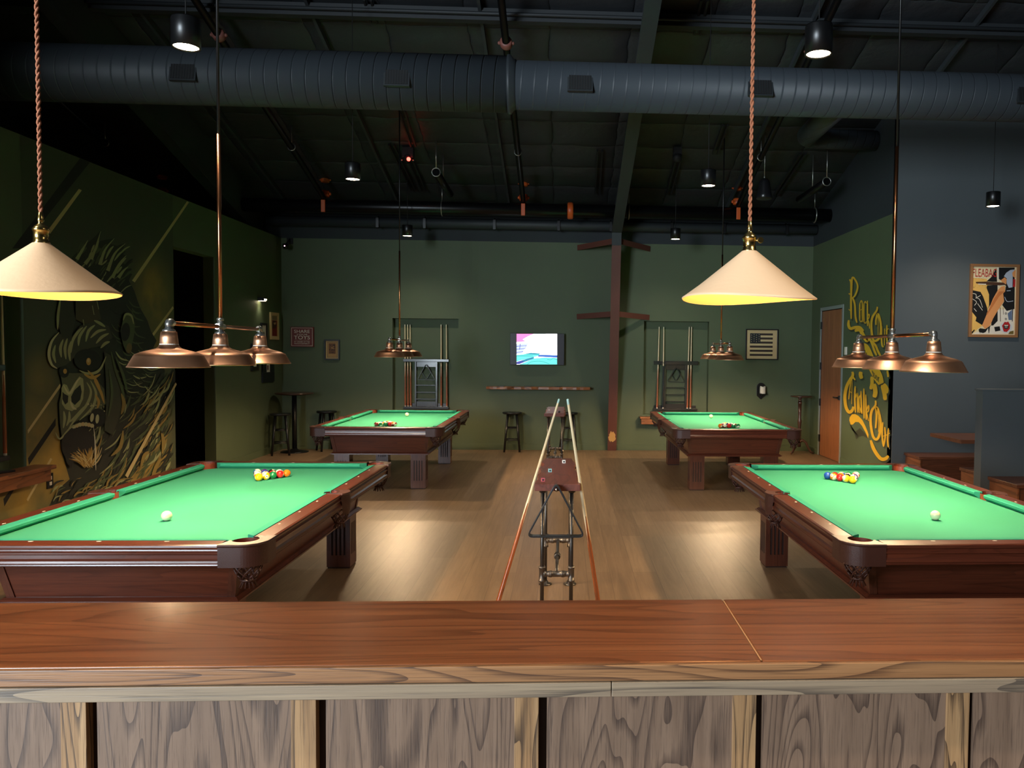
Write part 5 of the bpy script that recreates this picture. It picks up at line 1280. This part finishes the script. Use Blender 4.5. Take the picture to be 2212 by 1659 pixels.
# small framed print
t, w, h = frame_y(701.5, 734.5, 733.5, 777.5, YB, .03, .022, M['black'], 'small print in a black frame with tan mat on the back wall', 'picture', 'framed_print')
backing(t, w, h, pm('tan_mat', 186, 152, 100), -.012)
pr = Paint(lambda x, z, o: Vector((x, -.012-o, z)), .0005, 2e-4)
brn, brd, tn = pm('print_brown', 110, 70, 38), pm('print_dark', 60, 36, 22), pm('print_tan', 170, 128, 76)
pr.poly([(-w*.78, -h*.86), (w*.78, -h*.86), (w*.78, h*.86), (-w*.78, h*.86)], pm('print_line', 70, 54, 40)); pr.poly([(-w*.74, -h*.83), (w*.74, -h*.83), (w*.74, h*.83), (-w*.74, h*.83)], tn)
pr.poly([(-w*.55, -h*.45), (w*.55, -h*.45), (w*.55, h*.72), (-w*.55, h*.72)], brn)
rr = random.Random(2)
for k in range(26): pr.ell(rr.uniform(-.42, .42)*w, rr.uniform(-.3, .6)*h, w*rr.uniform(.05, .13), h*rr.uniform(.03, .08), rr.choice((brd, tn, brd)), rr.uniform(0, 3), 8)
pr.mb.build('print', pr.mats, t)
# flag picture
t, w, h = frame_y(1610, 1680, 711, 777.3, YB, .035, .018, M['black'], 'framed picture of a striped flag with stars on the back wall', 'picture', 'framed_flag')
backing(t, w, h, M['paper'], -.014)
pr = Paint(lambda x, z, o: Vector((x, -.014-o, z)), .0005, 2e-4)
fx0, fx1, fz0, fz1 = -w*.78, w*.72, -h*.80, h*.78
dk, cr_ = pm('flag_dark', 52, 38, 32), pm('flag_cream', 214, 192, 144)
n = 11
for k in range(n):
    za, zb = fz1-(fz1-fz0)*k/n, fz1-(fz1-fz0)*(k+1)/n; pr.poly([(fx0, zb), (fx1, zb), (fx1, za), (fx0, za)], dk if k % 2 == 0 else cr_)
cx_, cz_ = fx0+(fx1-fx0)*.46, fz1-(fz1-fz0)*.44
pr.poly([(fx0, cz_), (cx_, cz_), (cx_, fz1), (fx0, fz1)], pm('flag_canton', 26, 30, 38))
for i in range(4):
    for j in range(4 if i % 2 else 4):
        sx_, sz_ = fx0+(cx_-fx0)*(i+.6)/4.2, fz1-(fz1-cz_)*(j+.55+(.0 if i % 2 else .28))/4.5; r = w*.035
        pr.poly([(sx_+(r if q % 2 == 0 else r*.42)*sin(q*pi/5), sz_+(r if q % 2 == 0 else r*.42)*cos(q*pi/5)) for q in range(10)], cr_)
pr.mb.build('flag_print', pr.mats, t)
# candle sconce
a = at_y(1643.5, 845, YB)
t = thing('candle_sconce', 'black wall sconce with a white candle below the flag picture', 'sconce', a)
hw = (at_y(1653, 845, YB).x-at_y(1634, 845, YB).x)/2; zt, zb = at_y(1643, 827, YB).z-a.z, at_y(1643, 863, YB).z-a.z
pl = [(hw*cos(q), zt-hw+hw*sin(q)) for q in [pi*k/12 for k in range(13)]]+[(-hw, zb+.07), (0, zb), (hw, zb+.07)]
MB().prism(pl, lambda x, z, y: (x, y, z), -.02, 0).build('back_plate', M['black'], t, None, .003)
zc = at_y(1645, 851, YB-.1).z-a.z
MB().lathe([(.001, zc-.02), (.055, zc-.012), (.07, zc), (.072, zc+.004), (.001, zc+.004)], 20, (.012, -.085, 0), cap=False).beam((0, -.01, zc-.06), (.01, -.085, zc-.012), .016, .016).build('tray', M['black'], t)
hc = at_y(1645, 835, YB-.1).z-a.z
MB().lathe([(.05, zc+.004), (.051, zc+.02), (.050, hc-.01), (.044, hc), (.03, hc-.012), (.001, hc-.015)], 22, (.012, -.085, 0), wave=lambda q, r: .008*sin(2*q+1)*(1 if r > .02 else 0)).build('candle', M['offwhite'], t)
# posters and frames on the mural side wall
def frame_x(u0, u1, v0, v1, label, name, fmat, border, inner, art, depth=.025):
    uc, vc = (u0+u1)/2, (v0+v1)/2
    y0, y1 = at_x(u0, vc, XL).y, at_x(u1, vc, XL).y; z1, z0 = at_x(u0, v0, XL).z, at_x(u1, v1, XL).z
    t = thing(name, label, 'picture', (XL, (y0+y1)/2, (z0+z1)/2), pi/2); hw, hh = (y1-y0)/2, (z1-z0)/2; B = border
    MB().box(-hw, hw, -depth, 0, hh-B, hh).box(-hw, hw, -depth, 0, -hh, -hh+B).box(-hw, -hw+B, -depth, 0, -hh+B, hh-B).box(hw-B, hw, -depth, 0, -hh+B, hh-B).build('frame', fmat, t, None, .002)
    backing(t, hw-B, hh-B, inner, -.010)
    pr = Paint(lambda x, z, o: Vector((x, -.010-o, z)), .0005, 2e-4); art(pr, hw-B, hh-B); pr.mb.build('print', pr.mats, t); return t
rd, fle, gry = pm('poster_red', 120, 26, 20), pm('poster_face', 176, 140, 104), pm('print_grey', 120, 118, 112)
def art1(p, w, h):
    p.poly([(-w*.9, -h*.95), (w*.9, -h*.95), (w*.9, h*.55), (-w*.9, h*.55)], rd); p.poly([(-w*.9, h*.58), (w*.9, h*.58), (w*.9, h*.95), (-w*.9, h*.95)], pm('poster_head', 132, 120, 90))
    p.poly([(-w*.8, -h*.2), (w*.3, -h*.25), (w*.75, h*.1), (w*.6, h*.35), (-w*.2, h*.45), (-w*.8, h*.3)], brd); p.ell(w*.15, h*.3, w*.4, h*.16, fle); p.ell(-w*.05, h*.42, w*.5, h*.09, brd)
frame_x(582, 600, 674, 734, 'tall red poster in a tan frame nearest the corner on the mural side wall', 'framed_poster', M['paper'], .05, M['paper'], art1)
frame_x(562, 575, 697, 772, 'tall black framed print with white mat left of the red poster', 'framed_print', M['black'], .035, M['offwhite'], lambda p, w, h: p.ell(0, h*.3, w*.5, h*.28, gry))
frame_x(541, 556, 742, 800, 'black framed print with white mat beside the open doorway', 'framed_print', M['black'], .06, M['offwhite'], lambda p, w, h: p.poly([(-w*.7, -h*.5), (-w*.2, h*.5), (w*.1, 0), (w*.6, h*.4), (w*.7, -h*.6)], M['ink']))
frame_x(564.5, 589.5, 764, 824, 'large black framed print with a narrow white mat lowest on the mural side wall', 'framed_print', M['black'], .16, M['offwhite'], lambda p, w, h: p.poly([(-w*.4, -h*.5), (w*.4, -h*.5), (w*.4, h*.6), (-w*.4, h*.6)], pm('print_sepia', 120, 96, 84)))
pl_ = at_x(572, 650, XL+.09)
t = thing('picture_light', 'small black wall light shining down beside the red poster', 'wall light', (XL, pl_.y, pl_.z))
MB().box(0, .10, -.06, .06, 0, .05).build('housing', M['black'], t, None, .003)
MB().box(.01, .09, -.05, .05, -.002, .001).box(.1, .102, -.05, .05, .012, .03).build('lens', flat('small_lens', lin(255, 240, 210), .3, emit=lin(255, 232, 190), es=14), t, label='glowing lens')
PICL = Vector((XL+.05, pl_.y, pl_.z-.01))
# ------------------------------------------------------------------ television
ty = YB-.11
a, b = at_y(1101.8, 754, ty), at_y(1219, 754, ty); z1, z0 = at_y(1160, 720, ty).z, at_y(1160, 788.6, ty).z
tv = thing('television', 'wall mounted television showing a bright cartoon pool scene on the back wall', 'television', ((a.x+b.x)/2, ty, (z0+z1)/2)); hw, hh = (b.x-a.x)/2, (z1-z0)/2
MB().box(-hw, hw, 0, .055, -hh, hh).build('case', M['black'], tv, None, .004)
MB().box(-.2, .2, .05, .11, -.15, .15).build('wall_bracket', M['blackmatte'], tv)
MB().box(-hw+.008, hw-.008, -.001, .002, -hh+.008, hh-.008).build('screen_glass', flat('dark_screen', lin(30, 24, 36), .4), tv)
em = lambda n, r, g, b, s=1.25: flat('screen_'+n, (0, 0, 0, 1), .4, emit=lin(r, g, b), es=s)
V = Paint(lambda x, y, o: at_y(1080+x/13.01, 700+y/13.01, ty-.001-o)-Vector(tv.location), .0005, 1e-4)
V.poly([(468, 275), (1605, 275), (1605, 1136), (468, 1136)], em('white', 250, 252, 255, 3.))
V.poly([(468, 275), (950, 275), (780, 350), (640, 430), (730, 490), (468, 505)], em('pink', 250, 120, 180)); V.poly([(950, 275), (1290, 275), (1200, 400), (1040, 420)], em('mint', 224, 250, 244, 1.6))
V.poly([(468, 560), (800, 540), (700, 690), (610, 850), (468, 858)], em('lilac', 176, 186, 238))
nav = em('navy', 50, 66, 160, 1.)
for q in ([(468, 620), (770, 598), (770, 606), (468, 636)], [(468, 704), (720, 678), (720, 690), (468, 718)], [(468, 794), (660, 764), (660, 778), (468, 806)], [(560, 550), (575, 550), (560, 720), (545, 720)], [(736, 606), (746, 606), (716, 690), (706, 690)]): V.poly(q, nav)
tl_, td = em('teal', 96, 222, 200, 1.1), em('deep_teal', 26, 140, 160, 1.)
V.poly([(468, 872), (640, 850), (870, 806), (1140, 826), (1070, 900), (960, 925), (468, 1055)], tl_); V.poly([(660, 850), (870, 806), (1140, 826), (1080, 858)], td); V.poly([(468, 886), (930, 890), (930, 904), (468, 904)], td)
V.poly([(468, 1062), (950, 922), (960, 965), (545, 1126), (468, 1128)], em('indigo', 60, 62, 150, 1.)); V.poly([(600, 1040), (950, 930), (955, 955), (700, 1050)], td)
V.poly([(545, 1136), (955, 965), (1250, 940), (1605, 950), (1605, 1136)], tl_); V.poly([(1145, 860), (1605, 878), (1605, 945), (1070, 915), (1080, 870)], em('blue', 50, 96, 184, 1.))
ring = lambda r: [(1480+r*cos(2*pi*k/24), 430+r*sin(2*pi*k/24)) for k in range(25)]
V.stroke(ring(100), 5, td, 'none', 1); V.stroke([(1475, 300), (1475, 600)], 4, td, 'none'); V.stroke([(1360, 570), (1460, 606), (1540, 595), (1600, 556)], 6, td, 'none')
V.stroke([(770, 1130), (900, 1060), (1150, 1046), (1390, 1120)], 6, td, 'none'); V.stroke([(1330, 990), (1420, 1004), (1500, 970), (1605, 1004)], 6, td, 'none')
V.mb.build('screen_picture', V.mats, tv)
# ------------------------------------------------------------------ collage poster in the alcove
py = YC-.03
F = lambda x, y, o=0: at_y(2080+x/9.22, 560+y/9.22, py-o)
a, b = F(114, 800), F(1090, 800); z1, z0 = F(600, 100).z, F(600, 1555).z
t, w, h = frame_y(2092.4, 2198.2, 571, 728.7, YC, .035, .034, flat('bronze_frame', lin(150, 104, 66), .45), 'framed collage poster headed FLEABAG with a high-heeled leg on the alcove wall', 'picture', 'framed_poster')
backing(t, w, h, pm('collage_cream', 226, 206, 164), -.012)
O_ = Vector(t.location)
C_ = Paint(lambda x, y, o: at_y(2080+x/9.22, 560+y/9.22, YC-.012)-O_-Vector((0, o, 0)), .0005, 1e-4)
cy, ck, cw, cs, cgrey, cred, cbr = pm('collage_yellow', 228, 178, 92), pm('collage_black', 16, 15, 15), pm('collage_white', 226, 216, 198), pm('collage_skin', 222, 148, 88), pm('collage_silver', 176, 182, 194), pm('collage_red', 176, 30, 32), pm('collage_brown', 74, 44, 26)
C_.poly([(190, 370), (470, 390), (560, 600), (520, 950), (380, 1330), (165, 1490), (170, 1000)], cy)
C_.poly([(860, 165), (1030, 165), (1030, 560), (880, 560), (760, 420), (690, 380), (690, 165)], ck); C_.poly([(680, 165), (715, 165), (715, 520), (690, 560)], cw)
C_.poly([(560, 360), (665, 175), (680, 450), (600, 450), (470, 440)], ck)
C_.poly([(480, 520), (690, 510), (690, 700), (480, 1010), (520, 930), (520, 700), (470, 570)], ck)
C_.poly([(185, 615), (350, 650), (400, 740), (480, 960), (500, 1100), (380, 1310), (300, 1260), (250, 1230), (270, 1160), (175, 1040)], ck)
for q in ([(190, 680), (260, 700), (270, 760), (350, 720)], [(250, 770), (330, 800), (390, 960)], [(190, 790), (270, 850), (230, 920)], [(290, 880), (390, 1020)], [(220, 980), (270, 1040)]): C_.stroke(q, 5, cw, 'none')
C_.poly([(690, 1010), (1020, 980), (1010, 1490), (180, 1490), (380, 1420), (560, 1330)], cw); C_.poly([(890, 1080), (980, 1000), (975, 1210), (910, 1210)], pm('collage_blue', 96, 112, 140)); C_.poly([(985, 990), (1000, 990), (990, 1240), (975, 1240)], ck)
C_.stroke([(742, 960), (745, 1240)], 6, cbr, 'none'); C_.stroke([(800, 960), (805, 1100)], 4, cbr, 'none')
C_.poly([(690, 1030), (690, 1230), (600, 1320), (560, 1320), (570, 1180)], ck)
C_.poly([(835, 530), (840, 640), (810, 680), (815, 840), (700, 1010), (600, 1180), (570, 1250), (530, 1330), (440, 1390), (380, 1320), (470, 1100), (600, 780), (690, 620), (760, 545)], cs)
C_.poly([(830, 640), (720, 740), (600, 930), (480, 1110), (470, 1080), (620, 780), (720, 640)], pm('collage_skin_shade', 196, 116, 60))
C_.poly([(850, 540), (1030, 560), (1025, 990), (870, 1030), (780, 910), (820, 840), (800, 680), (840, 640)], ck); C_.stroke([(870, 630), (950, 625)], 7, cgrey, 'none'); C_.stroke([(830, 750), (880, 840), (1000, 830)], 6, cgrey, 'none')
C_.poly([(1030, 205), (1025, 330), (990, 330), (985, 560), (910, 570), (870, 480), (870, 380), (815, 340), (860, 270), (940, 215)], cgrey); C_.poly([(1030, 215), (1050, 215), (1045, 380), (990, 340), (980, 270)], cs); C_.poly([(750, 420), (830, 360), (870, 400), (860, 500), (790, 470)], cs)
C_.poly([(1000, 395), (1045, 400), (1040, 550), (990, 550), (1000, 480)], cred)
C_.poly([(255, 450), (460, 445), (800, 465), (870, 510), (740, 520), (460, 510), (260, 480)], cbr); C_.poly([(300, 485), (460, 490), (460, 510), (300, 500)], cw)
C_.poly([(310, 1400), (340, 1375), (445, 1390), (520, 1340), (560, 1310), (535, 1350), (520, 1470), (508, 1470), (500, 1370), (450, 1450), (400, 1470), (320, 1450)], ck)
C_.poly([(620, 1350), (730, 1335), (745, 1420), (640, 1440)], ck)
C_.ell(855, 1355, 120, 110, pm('collage_pale', 206, 206, 208)); C_.poly([(775, 1325), (830, 1245), (865, 1255), (900, 1240), (940, 1310), (930, 1390), (870, 1450), (810, 1440)], cred); C_.ell(858, 1345, 50, 46, ck); C_.poly([(820, 1310), (900, 1310), (890, 1330), (830, 1330)], cw); C_.ell(858, 1350, 32, 24, pm('collage_teeth', 120, 116, 110))
C_.poly([(930, 1440), (1005, 1420), (1005, 1490), (900, 1490)], pm('collage_olive', 110, 92, 40)); C_.poly([(170, 1450), (220, 1400), (235, 1410), (185, 1480)], ck)
for k, q in enumerate((1080, 1190)):
    C_.ell(852, q, 20, 22, ck); C_.ell(852, q, 10, 13, cw)
rr = random.Random(9)
for k in range(26): C_.ell(rr.uniform(195, 480), rr.choice((375, 400, 540, 560, 1470))+rr.uniform(-12, 12), rr.uniform(3, 8), rr.uniform(2, 5), cbr, 0, 7)
C_.mb.build('print', C_.mats, t)
tc0, tc1 = F(204, 265), F(684, 272)
put_text('FLEABAG', tc1.x-tc0.x, .105, cred, t, ((tc0.x+tc1.x)/2-O_.x, -.0165, F(430, 268).z-O_.z))
# ------------------------------------------------------------------ booth: benches, table and half wall
zb = at_y(1956, 977, YC).z
def bench(x0, x1, y0, y1, label, nearend=True):
    t = thing('booth_bench', label, 'bench', (x0, (y0+y1)/2, 0), 0, 'oak booth benches')
    part(MB().box(x0-.02, x1, y0-.02, y1, zb-.035, zb), 'seat_board', M['boothX'], t, .004)
    part(MB().box(x0+.02, x1, y0+.02, y1-.01, 0, zb-.035), 'bench_box', M['boothX'], t)
    e = MB()                                                      # framed end panel
    e.box(x0, x0+.02, y0, y1-.005, zb-.15, zb-.035).box(x0, x0+.02, y0, y0+.07, 0, zb-.15).box(x0, x0+.02, y1-.075, y1-.005, 0, zb-.15).box(x0, x0+.02, y0+.07, y1-.075, 0, .1).box(x0+.008, x0+.02, y0+.07, y1-.075, .1, zb-.15)
    part(e, 'end_panel', M['booth'], t, .002)
    return t
xb = at_y(1955, 985, YC).x-.02; yf = at_z(1990.4, 986.7, zb).y
bench(xb+.02, 7.5, yf, YC-.002, 'oak booth bench against the slate alcove wall')
PYN = 8.22; px0 = at_y(2121, 930, PYN).x; pyf = PYN+.14; pz = at_y(2150, 841, PYN).z
hwl = thing('half_wall', 'slate grey half wall between the booth benches', 'half wall', (px0+1.5, PYN+.07, 0)); hwl['kind'] = 'structure'
part(MB().box(px0, 8.5, PYN, pyf, 0, pz-.02), 'partition', M['navy'], hwl)
part(MB().box(px0-.012, 8.5, PYN-.012, pyf+.012, pz-.02, pz), 'cap', M['navy'], hwl, .003)
yb2 = at_z(2074, 1009, zb).y+.0
xb2 = at_z(2103, 1017, zb).x
bench(xb2, 7.5, pyf+.014, yb2, 'oak booth bench behind the half wall, facing the alcove wall')
zt = .75; yT1, yT0 = at_z(2005.5, 935, zt).y, at_z(2072, 950, zt).y; xT = at_z(2040, 942, zt).x
t = thing('booth_table', 'dark oak booth table floating above the benches', 'table', (xT+1, (yT0+yT1)/2, 0))
part(MB().box(xT, 7.2, yT0, yT1, zt-.045, zt), 'tabletop', M['boothX'], t, .004)
part(MB().cyl((6.2, yT1-.2, 0), (6.2, yT1-.2, zt-.045), .04, 16).lathe([(.16, 0), (.16, .015), (.04, .03)], 24, (6.2, yT1-.2, 0)), 'pedestal', M['black'], t)
xb3 = at_z(2175, 1040, zb).x; yf3 = at_z(2203, 1047, zb).y
bench(xb3, 8., yf3, PYN-.014, 'oak booth bench on the near side of the half wall')
# ------------------------------------------------------------------ lights of the room
M['bulb'].node_tree.nodes['Principled BSDF'].inputs['Emission Strength'].default_value = LP
for p in CANPOS:
    k = 1.5 if p.y < 2 else (.6 if p.y < 6 else .7)
    spot('can_beam', p+Vector((0, 0, -.004)), CANP*k, radians(140), 1., (1., .88, .72), .05)
spot('picture_beam', PICL, 2.2, radians(80), .6, (1., .9, .7), .02)
for o in [o for o in COL.objects if o.get('category') == 'pendant light' and o.name.startswith('cone_pendant')]:
    point('cone_bulb', o.location+Vector((0, 0, .002)), CONEP, .018, (1., .62, .26))
def area(name, loc, rot, sx, sy, e, col):
    l = bpy.data.lights.new(name, 'AREA'); l.shape = 'RECTANGLE'; l.size = sx; l.size_y = sy; l.energy = e; l.color = col
    o = bpy.data.objects.new(name, l); COL.objects.link(o); o.location = loc; o.rotation_euler = rot; return o
area('window_daylight', ((wx0+wx1)/2, FY0-.25, (wz0+wz1)/2), (pi/2, 0, 0), wx1-wx0, wz1-wz0, DAY, (.78, .90, 1.))
area('tv_glow', (tv.location.x, ty-.02, tv.location.z), (-pi/2, 0, pi), 1., .6, 1.5, (.9, .95, 1.)) if False else None
w = bpy.data.worlds.new('room_world'); SC.world = w; w.use_nodes = True
bg = w.node_tree.nodes['Background']; bg.inputs['Color'].default_value = (.5, .62, .75, 1); bg.inputs['Strength'].default_value = .0
# ------------------------------------------------------------------ camera and view
cd = bpy.data.cameras.new('camera'); cam = bpy.data.objects.new('camera', cd); COL.objects.link(cam)
fwd = ray(U0, V0).normalized(); rgt = (ray(U0+10, V0)-ray(U0, V0)).normalized(); up = (ray(U0, V0-10)-ray(U0, V0)).normalized()
cam.matrix_world = Matrix(((rgt.x, up.x, -fwd.x, 0), (rgt.y, up.y, -fwd.y, 0), (rgt.z, up.z, -fwd.z, CAMH), (0, 0, 0, 1)))
cd.sensor_fit = 'HORIZONTAL'; cd.sensor_width = 36; cd.lens = FPX*36/2212; cd.shift_x = (1106-U0)/2212; cd.shift_y = 0
cd.clip_start = .05; cd.clip_end = 100
SC.camera = cam
vs = SC.view_settings; vs.view_transform = 'Standard'; vs.look = 'None'; vs.gamma = 1.; vs.use_curve_mapping = False; vs.exposure = EXPO
cy = SC.cycles; cy.use_denoising = True; cy.max_bounces = 7; cy.diffuse_bounces = 4; cy.glossy_bounces = 4; cy.transmission_bounces = 4; cy.sample_clamp_indirect = 6; cy.caustics_reflective = False; cy.caustics_refractive = False
try: cy.use_light_tree = True
except Exception: pass
